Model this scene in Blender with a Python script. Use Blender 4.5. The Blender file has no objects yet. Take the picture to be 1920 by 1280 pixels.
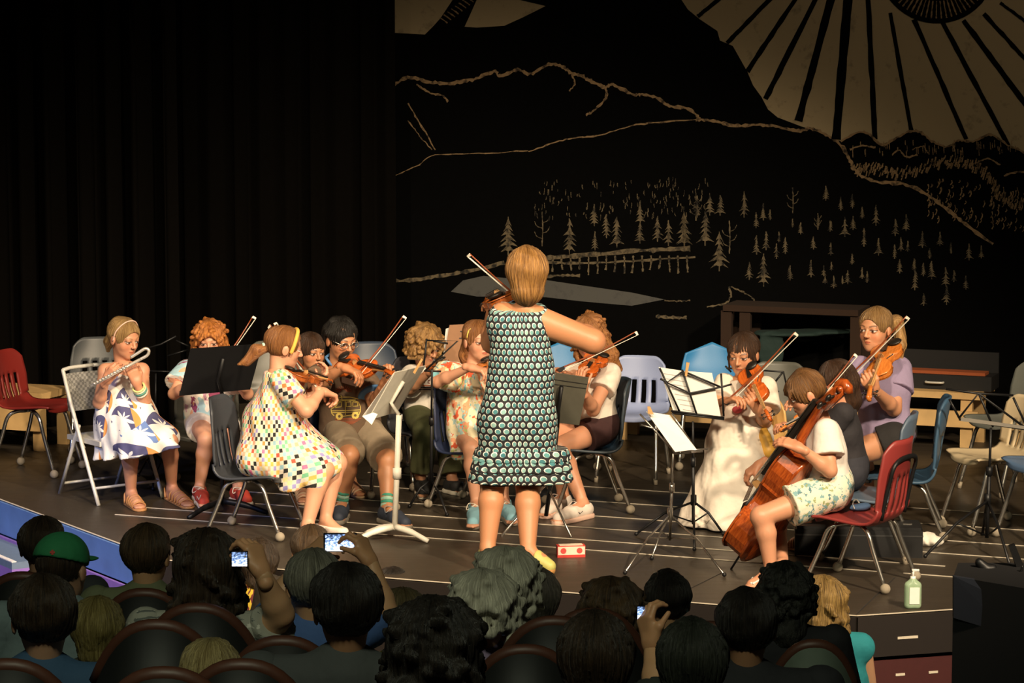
import bpy, math, random
import numpy as np
from mathutils import Vector, Matrix
from mathutils.bvhtree import BVHTree
rnd = random.Random(7)
SC = bpy.context.scene
COL = SC.collection
# ---------------------------------------------------------------- camera, world, lights, exposure
F, PITCH, CH = 5295.0, math.radians(6.9), 3.05      # focal length in pixels (1920 wide), tilt down, height above the stage floor
cam = bpy.data.cameras.new('camera'); camo = bpy.data.objects.new('camera', cam); COL.objects.link(camo)
cam.sensor_width = 36.0; cam.lens = F*36/1920; cam.clip_start = .5; cam.clip_end = 100
camo.location = (0, 0, CH); camo.rotation_euler = (math.pi/2-PITCH, 0, 0)
SC.camera = camo
SC.view_settings.view_transform = 'Standard'; SC.view_settings.look = 'None'
SC.view_settings.exposure = 0.0; SC.view_settings.gamma = 1.0; SC.view_settings.use_curve_mapping = False
w = bpy.data.worlds.new('dark_hall'); SC.world = w; w.use_nodes = True
w.node_tree.nodes['Background'].inputs[0].default_value = (.9, .8, .65, 1)
w.node_tree.nodes['Background'].inputs[1].default_value = .006
def spot(name, loc, aim, power, deg, blend, color, size=.25):
    l = bpy.data.lights.new(name, 'SPOT'); l.energy = power; l.spot_size = math.radians(deg); l.spot_blend = blend
    l.color = color; l.shadow_soft_size = size
    o = bpy.data.objects.new(name, l); COL.objects.link(o); o.location = loc
    o.rotation_euler = (Vector(aim)-Vector(loc)).to_track_quat('-Z', 'Y').to_euler()
WARM = (1, .79, .54)
spot('stage_spot', (5.4, 7.2, 6.6), (.9, 16.1, .5), 5400, 40, .7, WARM)
spot('stage_spot', (1.2, 7.0, 7.2), (.2, 16.2, .4), 2900, 38, .7, WARM)
spot('stage_spot', (-3.6, 7.2, 7.0), (-1.5, 16.5, .4), 2300, 40, .7, WARM)
spot('stage_spot', (1.5, 8.0, 7.2), (-2.3, 16.9, .5), 2500, 28, .8, WARM)
spot('backdrop_spot', (3.0, 13.5, 8.4), (3.2, 20.3, 4.0), 230, 88, .6, (1, .80, .55))
spot('blue_wash', (-6.5, 9.5, 4.5), (-3.3, 15.6, -.2), 1300, 26, .8, (.30, .42, 1))
spot('house_light', (-1.0, 2.6, 7.6), (-.2, 8.8, .5), 760, 75, .8, (.95, 1, .72), .6)
# ---------------------------------------------------------------- pixel -> place helpers
cp_, sp_ = math.cos(PITCH), math.sin(PITCH)
def V(*a): return np.array(a, float)
def ray(px, py):
    u, v = (px-960)/F, (640-py)/F
    return V(u, cp_+v*sp_, -sp_+v*cp_)
def D(px, py, d):                       # the point seen at this pixel at distance d from the camera plane
    r = ray(px, py); return V(0, 0, CH)+r*(d/r[1])
def Z(px, py, z):                       # ... at height z
    r = ray(px, py); return V(0, 0, CH)+r*((z-CH)/r[2])
def G(px, py): return Z(px, py, 0.0)
def nrm(v): v = np.asarray(v, float); return v/(np.linalg.norm(v)+1e-12)
# ---------------------------------------------------------------- materials
MATS = {}
class NT:
    def __init__(s, name):
        s.m = bpy.data.materials.new(name); s.m.use_nodes = True; s.t = s.m.node_tree
        s.b = s.t.nodes['Principled BSDF']
    def n(s, typ, ins={}, **props):
        nd = s.t.nodes.new('ShaderNode'+typ)
        for k, v in props.items(): setattr(nd, k, v)
        for k, v in ins.items(): s.put(nd.inputs[k], v)
        return nd
    def put(s, sock, v):
        if hasattr(v, 'is_output'): s.t.links.new(v, sock)
        elif isinstance(v, bpy.types.Node): s.t.links.new(v.outputs[0], sock)
        else:
            if isinstance(v, (tuple, list)) and len(v) == 3 and sock.type == 'RGBA': v = (*v, 1)
            sock.default_value = v
    def math(s, op, a, b=0.0, c=0.0): return s.n('Math', {0: a, 1: b, 2: c}, operation=op)
    def mix(s, f, a, b):
        nd = s.n('Mix', data_type='RGBA'); s.put(nd.inputs[0], f); s.put(nd.inputs[6], a); s.put(nd.inputs[7], b); return nd.outputs[2]
    def ramp(s, f, stops, const=False):
        nd = s.n('ValToRGB', {0: f}); e = nd.color_ramp
        e.interpolation = 'CONSTANT' if const else 'LINEAR'
        while len(e.elements) < len(stops): e.elements.new(.5)
        for el, (p, c) in zip(e.elements, stops): el.position = p; el.color = (*c, 1)
        return nd.outputs[0]
    def pat(s): return s.n('Attribute', attribute_name='pat').outputs['Vector']
    def obj(s): return s.n('TexCoord').outputs['Object']
    def noise(s, vec, scale, detail=3, rough=.5, out='Fac'):
        return s.n('TexNoise', {'Vector': vec, 'Scale': scale, 'Detail': detail, 'Roughness': rough}).outputs[out]
    def bump(s, h, strength=.3, dist=.01):
        s.put(s.b.inputs['Normal'], s.n('Bump', {'Strength': strength, 'Distance': dist, 'Height': h}))
    def done(s, base, rough=.6, metal=0., **kw):
        s.put(s.b.inputs['Base Color'], base); s.put(s.b.inputs['Roughness'], rough); s.put(s.b.inputs['Metallic'], metal)
        for k, v in kw.items(): s.put(s.b.inputs[k.replace('_', ' ')], v)
        return s.m
def plain(name, c, rough=.6, metal=0., var=.12, scale=30., bump=0., **kw):
    if name in MATS: return MATS[name]
    t = NT(name); o = t.obj(); f = t.noise(o, scale, 3)
    col = t.mix(f, tuple(x*(1-var) for x in c), tuple(min(1, x*(1+var)) for x in c))
    if bump: t.bump(f, bump)
    MATS[name] = t.done(col, rough, metal, **kw); return MATS[name]
def cloth(name, c, var=.1, wr=.5):
    if name in MATS: return MATS[name]
    t = NT(name); o = t.obj()
    h = t.noise(o, 14, 2, .45); f = t.noise(o, 300, 2)
    t.bump(h, wr, .02)
    MATS[name] = t.done(t.mix(f, tuple(x*(1-var) for x in c), tuple(min(1, x*(1+var)) for x in c)), .85); return MATS[name]
def attr_mat(name, rough=.5, **kw):
    if name in MATS: return MATS[name]
    t = NT(name); a = t.n('Attribute', attribute_name='Col').outputs['Color']
    f = t.noise(t.obj(), 60, 3)
    MATS[name] = t.done(t.mix(f, t.mix(.06, a, (.5, .1, .05)), a), rough, **kw); return MATS[name]
SKIN = attr_mat('skin', .48, Subsurface_Weight=.08, Subsurface_Scale=.01)
def hairmat(name, c1, c2, curly=False):
    if name in MATS: return MATS[name]
    t = NT(name); p = t.pat()
    mp = t.n('Mapping', {'Vector': p, 'Scale': (3, 3, 3) if curly else (7, 7, .8)})
    f = t.noise(mp.outputs[0], 3.2 if not curly else 2.6, 5, .72)
    t.bump(f, 1., .012)
    MATS[name] = t.done(t.ramp(f, [(.36, c1), (.66, c2)]), .42); return MATS[name]
def pat_checker():
    t = NT('checker_print'); p = t.pat(); s = t.n('SeparateXYZ', {0: p})
    iu = t.math('FLOOR', t.math('DIVIDE', s.outputs[0], .0150)); iv = t.math('FLOOR', t.math('DIVIDE', s.outputs[1], .0245))
    par = t.math('FLOORED_MODULO', t.math('ADD', iu, iv), 2.0)
    wn = t.n('TexWhiteNoise', {'Vector': t.n('CombineXYZ', {0: iu, 1: iv})}, noise_dimensions='2D').outputs['Value']
    pal = [(.9,.25,.07),(.02,.02,.025),(.85,.1,.06),(.95,.5,.12),(.2,.55,.32),(.33,.3,.62),(.95,.8,.4),(.32,.55,.66),(.75,.18,.35),(.95,.45,.3),(.02,.02,.02),(.9,.62,.2)]
    col = t.ramp(wn, [(i/len(pal), c) for i, c in enumerate(pal)], True)
    t.bump(t.noise(t.obj(), 16, 2), .5, .02)
    return t.done(t.mix(par, (.78, .70, .58), col), .85)
def pat_dots():
    t = NT('dotted_print'); p = t.pat(); s = t.n('SeparateXYZ', {0: p}); C = .0405
    vv = t.math('DIVIDE', s.outputs[1], C*.87); row = t.math('FLOOR', vv); fv = t.math('SUBTRACT', t.math('SUBTRACT', vv, row), .5)
    uu = t.math('ADD', t.math('DIVIDE', s.outputs[0], C), t.math('MULTIPLY', t.math('FLOORED_MODULO', row, 2.), .5)); cu = t.math('FLOOR', uu)
    fu = t.math('SUBTRACT', t.math('SUBTRACT', uu, cu), .5)
    def dist(a, b): return t.math('SQRT', t.math('ADD', t.math('POWER', t.math('ADD', fu, a), 2.), t.math('POWER', t.math('ADD', t.math('MULTIPLY', fv, .87), b), 2.)))
    white = t.math('LESS_THAN', dist(0., 0.), .355); teal = t.math('LESS_THAN', dist(-.035, .05), .295)
    wn = t.n('TexWhiteNoise', {'Vector': t.n('CombineXYZ', {0: cu, 1: row})}, noise_dimensions='2D').outputs['Value']
    tc = t.ramp(wn, [(0, (.03, .16, .20)), (.5, (.09, .29, .31)), (1, (.28, .48, .45))])
    teal = t.math('MULTIPLY', teal, white)
    col = t.mix(teal, t.mix(white, (.012, .012, .016), (.88, .84, .76)), tc)
    t.bump(t.noise(t.obj(), 12, 2), .5, .02)
    return t.done(col, .8)
def pat_blobs(name, base, layers, wr=.5):       # layers: (scale, threshold, colour, detail, seed)
    t = NT(name); p = t.pat(); col = base
    for sc, th, c, det, sd in layers:
        v = t.n('VectorMath', {0: p, 1: (sd*3.1, sd*7.7, sd)}, operation='ADD').outputs[0]
        f = t.noise(v, sc, det, .55); m = t.math('GREATER_THAN', f, th)
        col = t.mix(m, col, c)
    t.bump(t.noise(t.obj(), 14, 2), wr, .02)
    return t.done(col, .85)
def pat_leaf():                                  # big navy rounds with white star-shaped leaves and orange rims
    t = NT('leaf_print'); p = t.pat()
    v = t.n('TexVoronoi', {'Vector': p, 'Scale': 6.5, 'Randomness': .7}, feature='F1')
    d, pos, vc = v.outputs['Distance'], v.outputs['Position'], v.outputs['Color']
    loc = t.n('VectorMath', {0: p, 1: pos}, operation='SUBTRACT').outputs[0]
    s = t.n('SeparateXYZ', {0: loc})
    ang = t.math('ARCTAN2', s.outputs[1], s.outputs[0])
    star = t.math('ADD', .036, t.math('MULTIPLY', t.math('PINGPONG', t.math('MULTIPLY', ang, 7/6.2832), .5), .07))
    lx = t.math('ADD', s.outputs[0], .02); ly = t.math('ADD', s.outputs[1], .03)
    rr = t.math('SQRT', t.math('ADD', t.math('POWER', lx, 2.), t.math('POWER', ly, 2.)))
    inst = t.math('LESS_THAN', rr, star)
    rnd_ = t.n('SeparateColor', {0: vc}).outputs[0]
    disc = t.ramp(rnd_, [(0, (.09, .09, .2)), (.55, (.12, .12, .25)), (.6, (.15, .25, .55)), (.82, (.93, .9, .84))], True)
    d2 = t.math('SQRT', t.math('ADD', t.math('POWER', s.outputs[0], 2.), t.math('POWER', s.outputs[1], 2.)))
    dd = t.math('LESS_THAN', d2, .072); side = t.math('GREATER_THAN', s.outputs[0], .044)
    rim = t.math('MULTIPLY', dd, side)
    col = t.mix(dd, (.93, .9, .84), disc)
    col = t.mix(inst, col, (.93, .9, .84)); col = t.mix(rim, col, (.9, .36, .1))
    t.bump(t.noise(t.obj(), 12, 2), .4, .02)
    return t.done(col, .85)
CHROME = plain('chrome', (.55, .52, .47), .24, .93, .05)
STEEL = plain('painted_steel', (.60, .58, .52), .4, .1)
BLACKM = plain('black_metal', (.012, .012, .013), .45, .3)
GLIDE = plain('tan_ball_rubber', (.32, .27, .20), .85)
PAPER = plain('paper', (.86, .82, .76), .8, 0, .04)
INK = plain('black_ink', (.02, .02, .02), .7)
WOODB = plain('pine_plank', (.62, .40, .17), .6, 0, .25, 9)
def varnish(name, a, b):
    t = NT(name); mp = t.n('Mapping', {'Vector': t.obj(), 'Scale': (9, 1.2, 9)})
    f = t.noise(mp.outputs[0], 9, 5, .6)
    MATS[name] = t.done(t.ramp(f, [(.3, a), (.7, b)]), .25, 0, Coat_Weight=.4, Coat_Roughness=.15); return MATS[name]
VIOLIN_RED = varnish('red_varnish', (.42, .07, .012), (.75, .17, .025))
VIOLIN_OR = varnish('orange_varnish', (.50, .13, .02), (.78, .26, .05))
VIOLIN_BR = varnish('brown_varnish', (.22, .05, .012), (.42, .11, .02))
EBONY = plain('ebony', (.015, .012, .01), .35)
MAPLE = plain('maple_neck', (.62, .34, .13), .4)
HAIRBOW = plain('bow_hair', (.88, .82, .70), .6)
BOWWOOD = plain('bow_stick', (.26, .06, .02), .3)
# ---------------------------------------------------------------- scene objects
def link(o, parent=None):
    COL.objects.link(o)
    if parent is not None: o.parent = parent
    return o
def tag(o, label=None, cat=None, group=None, kind=None):
    for k, v in (('label', label), ('category', cat), ('group', group), ('kind', kind)):
        if v: o[k] = v
    return o
def thing(name, label, cat, loc, group=None, rz=0):
    o = bpy.data.objects.new(name, None); o.empty_display_size = .1; COL.objects.link(o)
    o.location = tuple(loc); o.rotation_euler.z = rz
    return tag(o, label, cat, group)
def mesh(name, v, f, m, parent=None, smooth=True, off=None, col=None, pat=None):
    """v: (n,3) in world (or in the parent's frame if off is None and parent at origin); f: list of faces or (k,4) array"""
    me = bpy.data.meshes.new(name); v = np.asarray(v, np.float32)
    if off is not None: v = v-np.asarray(off, np.float32)
    if isinstance(f, np.ndarray):
        k = f.shape[1]; me.vertices.add(len(v)); me.vertices.foreach_set('co', v.ravel())
        me.loops.add(f.size); me.loops.foreach_set('vertex_index', f.ravel().astype(np.int32))
        me.polygons.add(len(f)); me.polygons.foreach_set('loop_start', np.arange(0, f.size, k, dtype=np.int32))
        me.polygons.foreach_set('loop_total', np.full(len(f), k, np.int32)); me.update(calc_edges=True)
    else: me.from_pydata(v.tolist(), [], f); me.update()
    if smooth: me.polygons.foreach_set('use_smooth', np.ones(len(me.polygons), bool))
    if col is not None:
        a = me.color_attributes.new('Col', 'FLOAT_COLOR', 'POINT'); c = np.ones((len(v), 4), np.float32); c[:, :3] = col
        a.data.foreach_set('color', c.ravel())
    if pat is not None:
        a = me.attributes.new('pat', 'FLOAT_VECTOR', 'POINT'); a.data.foreach_set('vector', np.asarray(pat, np.float32).ravel())
    for mm in (m if isinstance(m, list) else [m]): me.materials.append(mm)
    return link(bpy.data.objects.new(name, me), parent)
class MB:                                     # collects simple shapes into one mesh
    def __init__(s): s.v = []; s.f = []
    def add(s, v, f):
        n = len(s.v); s.v += [tuple(p) for p in v]; s.f += [tuple(i+n for i in q) for q in f]; return s
    def box(s, c, size, R=None):
        hx, hy, hz = (x/2 for x in size)
        vs = [V(a*hx, b*hy, d*hz) for d in (-1, 1) for b in (-1, 1) for a in (-1, 1)]
        if R is not None: vs = [R@p for p in vs]
        return s.add([np.asarray(c)+p for p in vs], [(0,2,3,1),(4,5,7,6),(0,1,5,4),(2,6,7,3),(0,4,6,2),(1,3,7,5)])
    def tube(s, pts, r, n=8, cap=True):
        pts = [np.asarray(p, float) for p in pts]; rs = r if isinstance(r, (list, tuple)) else [r]*len(pts)
        t0 = nrm(pts[1]-pts[0]); a = nrm(np.cross(t0, V(0, 0, 1) if abs(t0[2]) < .9 else V(1, 0, 0))); vs = []
        for i, p in enumerate(pts):
            t = nrm(pts[min(i+1, len(pts)-1)]-pts[max(i-1, 0)]); a = nrm(a-t*np.dot(a, t)); b = np.cross(t, a)
            vs += [p+rs[i]*(math.cos(2*math.pi*k/n)*a+math.sin(2*math.pi*k/n)*b) for k in range(n)]
        fs = [(i*n+k, i*n+(k+1) % n, (i+1)*n+(k+1) % n, (i+1)*n+k) for i in range(len(pts)-1) for k in range(n)]
        if cap: fs += [tuple(range(n-1, -1, -1)), tuple((len(pts)-1)*n+k for k in range(n))]
        return s.add(vs, fs)
    def ball(s, c, r, n=10, m=6, sc=(1, 1, 1)):
        c = np.asarray(c, float); vs = [c+V(0, 0, -r*sc[2])]
        for i in range(1, m):
            th = -math.pi/2+math.pi*i/m
            vs += [c+r*V(math.cos(th)*math.cos(2*math.pi*k/n)*sc[0], math.cos(th)*math.sin(2*math.pi*k/n)*sc[1], math.sin(th)*sc[2]) for k in range(n)]
        vs.append(c+V(0, 0, r*sc[2])); L = len(vs)-1
        fs = [(0, 1+(k+1) % n, 1+k) for k in range(n)]+[(L-n+k, L-n+(k+1) % n, L) for k in range(n)]
        fs += [(1+i*n+k, 1+i*n+(k+1) % n, 1+(i+1)*n+(k+1) % n, 1+(i+1)*n+k) for i in range(m-2) for k in range(n)]
        return s.add(vs, fs)
    def prism(s, pts, off):                   # polygon extruded by a vector
        n = len(pts); pts = [np.asarray(p, float) for p in pts]; off = np.asarray(off, float)
        return s.add(pts+[p+off for p in pts], [tuple(range(n-1, -1, -1)), tuple(range(n, 2*n))]+[(i, (i+1) % n, n+(i+1) % n, n+i) for i in range(n)])
    def build(s, name, m, parent=None, smooth=False, off=None): return mesh(name, np.array(s.v), s.f, m, parent, smooth, off)
def curve(pts, n=6):                          # Catmull-Rom resampling
    P = [np.asarray(p, float) for p in pts]; P = [2*P[0]-P[1]]+P+[2*P[-1]-P[-2]]; out = []
    for i in range(1, len(P)-2):
        for k in range(n):
            t = k/n; a, b, c, d = P[i-1:i+3]
            out.append(.5*((2*b)+(c-a)*t+(2*a-5*b+4*c-d)*t*t+(-a+3*b-3*c+d)*t**3))
    return out+[P[-2]]
# ---------------------------------------------------------------- implicit shapes -> continuous meshes
class SDF:
    def __init__(s, res): s.p = []; s.res = res
    def cap(s, a, b, ra, rb=None, k=.02, op=1): s.p.append(('c', V(*a), V(*b), ra, ra if rb is None else rb, k, op)); return s
    def ell(s, c, r, R=None, k=.02, op=1): s.p.append(('e', V(*c), V(*r), np.eye(3) if R is None else R, 0, k, op)); return s
    def plane(s, p, n): s.p.append(('p', V(*p), nrm(n), 0, 0, 0, 0)); return s      # keeps the side the normal points away from
    def bounds(s, q):
        if q[0] == 'c': r = max(q[3], q[4]); return np.minimum(q[1], q[2])-r, np.maximum(q[1], q[2])+r
        e = np.sqrt((q[3]**2) @ (q[2]**2)); return q[1]-e, q[1]+e
    def build(s):
        res = s.res; add = [q for q in s.p if q[0] != 'p' and q[6] > 0]
        lo = np.min([s.bounds(q)[0] for q in add], 0)-3*res-.01; hi = np.max([s.bounds(q)[1] for q in add], 0)+3*res+.01
        N = np.ceil((hi-lo)/res).astype(int)+1
        f = np.full(N, .5, np.float32)
        ax = [np.arange(N[i], dtype=np.float32)*res+np.float32(lo[i]) for i in range(3)]
        for q in s.p:
            if q[0] == 'p':
                d = (ax[0]-q[1][0])[:, None, None]*q[2][0]+(ax[1]-q[1][1])[None, :, None]*q[2][1]+(ax[2]-q[1][2])[None, None, :]*q[2][2]
                np.maximum(f, d, out=f); continue
            a, b = s.bounds(q); m = q[5]+3*res
            i0 = np.maximum(np.floor((a-m-lo)/res).astype(int), 0); i1 = np.minimum(np.ceil((b+m-lo)/res).astype(int)+1, N)
            if (i1 <= i0).any(): continue
            X = ax[0][i0[0]:i1[0], None, None]; Y = ax[1][None, i0[1]:i1[1], None]; W = ax[2][None, None, i0[2]:i1[2]]
            if q[0] == 'c':
                a, b = q[1].astype(np.float32), q[2].astype(np.float32); ab = b-a; L = max(float(ab@ab), 1e-9)
                t = np.clip(((X-a[0])*ab[0]+(Y-a[1])*ab[1]+(W-a[2])*ab[2])/L, 0, 1)
                d = np.sqrt((X-a[0]-t*ab[0])**2+(Y-a[1]-t*ab[1])**2+(W-a[2]-t*ab[2])**2)-(q[3]+(q[4]-q[3])*t)
            else:
                c, r, R = q[1], q[2], q[3]
                l = [(X-c[0])*R[0, i]+(Y-c[1])*R[1, i]+(W-c[2])*R[2, i] for i in range(3)]
                k0 = np.sqrt(sum((l[i]/r[i])**2 for i in range(3))); k1 = np.sqrt(sum((l[i]/r[i]**2)**2 for i in range(3)))+1e-6
                d = k0*(k0-1)/k1
            sl = f[i0[0]:i1[0], i0[1]:i1[1], i0[2]:i1[2]]; k = max(q[5], 1e-5)
            if q[6] > 0: h = np.maximum(k-np.abs(sl-d), 0)/k; sl[...] = np.minimum(sl, d)-h*h*k*.25
            else: d = -d; h = np.maximum(k-np.abs(sl-d), 0)/k; sl[...] = np.maximum(sl, d)+h*h*k*.25
        f[0] = f[-1] = .5; f[:, 0] = f[:, -1] = .5; f[:, :, 0] = f[:, :, -1] = .5
        return nets(f, lo, res)
def nets(f, lo, res):                          # naive surface nets
    ins = f < 0; c = [(i, j, k) for i in (0, 1) for j in (0, 1) for k in (0, 1)]
    n = [x-1 for x in f.shape]
    cnt = sum(ins[i:i+n[0], j:j+n[1], k:k+n[2]].astype(np.int8) for i, j, k in c)
    I = np.argwhere((cnt > 0) & (cnt < 8)); m = len(I)
    idx = np.full(n, -1, np.int32); idx[I[:, 0], I[:, 1], I[:, 2]] = np.arange(m)
    val = {q: f[I[:, 0]+q[0], I[:, 1]+q[1], I[:, 2]+q[2]] for q in c}
    S = np.zeros((m, 3), np.float32); W = np.zeros(m, np.float32)
    for q in c:
        for a in range(3):
            if q[a]: continue
            r = list(q); r[a] = 1; va, vb = val[q], val[tuple(r)]; x = (va < 0) != (vb < 0)
            t = np.where(x, va/np.where(x, va-vb, 1), 0); P = np.tile(np.array(q, np.float32), (m, 1)); P[:, a] = t
            S += P*x[:, None]; W += x
    v = (I+S/np.maximum(W, 1)[:, None])*res+lo
    qs = []
    for a in range(3):
        b, d = (a+1) % 3, (a+2) % 3
        sl0 = [slice(None)]*3; sl1 = [slice(None)]*3; sl0[a] = slice(0, -1); sl1[a] = slice(1, None)
        s0, s1 = ins[tuple(sl0)], ins[tuple(sl1)]
        E = np.argwhere(s0 != s1); E = E[(E[:, b] > 0) & (E[:, d] > 0) & (E[:, b] < n[b]) & (E[:, d] < n[d])]
        g = s0[E[:, 0], E[:, 1], E[:, 2]]
        def at(x, y): e = E.copy(); e[:, b] -= x; e[:, d] -= y; return idx[e[:, 0], e[:, 1], e[:, 2]]
        Q = np.stack([at(1, 1), at(0, 1), at(0, 0), at(1, 0)], 1); Q[~g] = Q[~g][:, ::-1]; qs.append(Q)
    return v, np.concatenate(qs)
def wrinkle(v, amp, freq, seed=0):             # soft folds: moves the points by a sum of sines
    r = np.random.RandomState(seed); o = np.zeros(len(v))
    for _ in range(6):
        k = r.normal(size=3)*freq; k[2] *= .45; o += np.sin(v@k+r.rand()*6.28)
    c = v.mean(0); dirn = v-c; dirn[:, 2] *= .1; dirn /= np.linalg.norm(dirn, axis=1)[:, None]+1e-6
    return v+dirn*(o*amp/2.4)[:, None]
# ---------------------------------------------------------------- people
def frame(fwd, up=(0, 0, 1), roll=0.):         # columns: right, forward, up
    f = nrm(fwd); u = V(*up); u = nrm(u-f*np.dot(u, f)); r = np.cross(f, u)
    if roll: c, s = math.cos(roll), math.sin(roll); u, r = c*u+s*r, c*r-s*u
    return np.stack([r, f, u], 1)
def merge(ps):
    vs, fs, n = [], [], 0
    for v, f in ps: vs.append(v); fs.append(f+n); n += len(v)
    return np.concatenate(vs), np.concatenate(fs)
def sm(x, a, b): return np.clip((x-a)/(b-a), 0, 1)
def head_mesh(C, R, H, neck, skin, brow, res=.0036, face=True):
    nl = R.T@((neck-C)/H); s = SDF(res/H); k = .09
    s.ell((0, -.06, .12), (.355, .43, .375), k=k).ell((0, .10, -.14), (.285, .29, .35), k=k)
    s.ell((0, .16, -.33), (.20, .20, .155), k=k).ell((0, .28, -.425), (.09, .075, .07), k=.08)
    s.cap((0, -.10, -.25), tuple(nl*1.08), .205, .215, k=.1)
    for x in (-1, 1): s.ell((x*.365, -.02, -.05), (.035, .085, .125), k=.03)
    if face:
        for x in (-1, 1):
            s.ell((x*.15, .23, -.14), (.11, .10, .11), k=.07)
            s.ell((x*.145, .445, .01), (.085, .095, .05), k=.05, op=-1)
            s.ell((x*.142, .325, .008), (.066, .066, .062), k=.015)
            s.ell((x*.038, .425, -.125), (.036, .036, .028), k=.03)
        s.ell((0, .31, .095), (.22, .08, .05), k=.06)
        s.cap((0, .385, .03), (0, .465, -.105), .03, .042, k=.035)
        s.ell((0, .36, -.24), (.085, .05, .024), k=.02).ell((0, .355, -.285), (.07, .05, .026), k=.02)
    v, f = s.build(); x, y, z = np.abs(v[:, 0]), v[:, 1], v[:, 2]
    col = np.tile(np.array(skin, np.float32), (len(v), 1))
    def paint(m, c, a=1.): m = (m*a)[:, None]; col[:] = col*(1-m)+np.array(c)*m
    front = (y > .16).astype(float)
    if face:
        blush = np.exp(-(((x-.17)/.09)**2+((z+.13)/.09)**2))*front; paint(blush, (skin[0], skin[1]*.72, skin[2]*.68), .6)
        e = ((x-.142)/.070)**2+((z-.004)/.024)**2; paint((e < 1)*front, (.72, .68, .62))
        paint((((x-.142)/.033)**2+((z-.006)/.031)**2 < 1)*(e < 1.15)*front, (.035, .02, .012))
        lid = (np.abs(z-.008-.026*np.sqrt(np.clip(1-((x-.142)/.085)**2, 0, 1))) < .013)*(np.abs(x-.142) < .085)*front; paint(lid, (.06, .03, .02), .85)
        bz = .098+.03*np.exp(-((x-.16)/.08)**2); paint((np.abs(z-bz) < .017)*(x > .055)*(x < .225)*front, brow, .8)
        paint(sm(1-((x/.088)**2+((z+.262)/.036)**2), 0, .3)*front, (skin[0]*.82, skin[1]*.42, skin[2]*.42), .85)
        paint((np.abs(z+.262) < .007)*(x < .075)*front, (.2, .05, .04), .7)
        paint((((x-.036)/.016)**2+((z+.148)/.012)**2 < 1)*front, (.15, .05, .03), .7)
    ear = np.exp(-(((y+.02)/.05)**2+((z+.05)/.07)**2))*(x > .35); paint(ear, (skin[0]*.9, skin[1]*.6, skin[2]*.55), .6)
    return C+(v@R.T)*H, f, col
def hair_mesh(C, R, H, st, res=.0042):
    s = SDF(res/H); t = st.get('t', .012); k = st.get('k', .06); base = st.get('base', True)
    if base: s.ell((0, -.075, .125), (.385+t, .455+t, .405+t), k=k)
    for q in st.get('pre', []): s.cap(q[0], q[1], q[2], q[3], k=k)
    if st.get('curl'):
        r = random.Random(st.get('seed', 1)); n, rr = st['curl']
        for i in range(n):
            a = r.uniform(0, 6.283); z = r.uniform(st.get('zlo', -.4), .5); rad = math.sqrt(max(.05, 1-max(0, z-.1)**2/.19))
            p = V(math.cos(a)*(.37+t)*rad, math.sin(a)*(.45+t)*rad-.07, z)
            q = p+V(r.uniform(-.09, .09), r.uniform(-.09, .09), r.uniform(-.11, .05))
            s.cap(p, q, r.uniform(.6, 1)*rr, r.uniform(.5, .9)*rr, k=.02)
    fc = st.get('face', (0, .44, -.13, .30, .36, .42))
    if fc: s.ell(fc[:3], fc[3:], k=.03, op=-1)
    if st.get('ears'):
        for x in (-1, 1): s.ell((x*.42, .0, -.10), (.13, .14, .19), k=.03, op=-1)
    for q in st.get('post', []): s.cap(q[0], q[1], q[2], q[3], k=st.get('pk', .05))
    if 'cut' in st: s.plane((0, 0, st['cut']), (0, 0, -1))
    v, f = s.build()
    th = np.arctan2(v[:, 0], v[:, 1]+.05); rg = np.sin(th*37+np.sin(v[:, 2]*9)*1.5)*.5+np.sin(th*71+v[:, 2]*5)*.5
    amp = st.get('ridge', .010); d = v.copy(); d[:, 2] *= .3; d /= np.linalg.norm(d, axis=1)[:, None]+1e-6
    pat = np.stack([np.sin(th), np.cos(th), v[:, 2]*(1 if not st.get('lay') else .3)+v[:, 1]*st.get('lay', 0)], 1)
    r_ = np.random.RandomState(len(v)); lo_ = sum(np.sin(v@(r_.normal(size=3)*9)+r_.rand()*6.3) for _ in range(5))
    v = v+d*(rg*amp+lo_*.007*st.get('mess', 1.))[:, None]
    return C+(v@R.T)*H, f, pat
def hand_mesh(W, Dv, Nv, side, L, curl=(35, 45, 30), spread=1., res=.0034, thumb=.2):
    d = nrm(Dv); n = nrm(np.asarray(Nv, float)-d*np.dot(Nv, d)); t = np.cross(d, n) if side == 'R' else np.cross(n, d)
    s = SDF(res); kn = []
    for o, ln in ((.155, .42), (.052, .47), (-.05, .43), (-.145, .34)):
        b = W+d*.10*L+t*o*.55*L; K = W+d*(.52-abs(o-.03)*.25)*L+t*o*L; s.cap(b, K, .075*L, .06*L, k=.02); kn.append((K, o, ln))
    s.cap(W-d*.12*L, W+d*.12*L, .13*L, .12*L, k=.02)
    for K, o, ln in kn:
        p, a = K, 0.; sd = t*o*.35*spread
        for j, fr in enumerate((.45, .3, .25)):
            a += math.radians(curl[j]); q = p+nrm(d*math.cos(a)+n*math.sin(a)+sd)*ln*L*fr
            s.cap(p, q, (.056-.007*j)*L, (.050-.008*j)*L, k=.004); p = q
    b = W+d*.14*L+t*.10*L; m = W+d*.33*L+t*.25*L+n*.06*L; e = m+d*.17*L+t*.03*L+n*thumb*L; s.cap(b, m, .075*L, .06*L, k=.02).cap(m, e, .055*L, .042*L, k=.01)
    return s.build()
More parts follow.
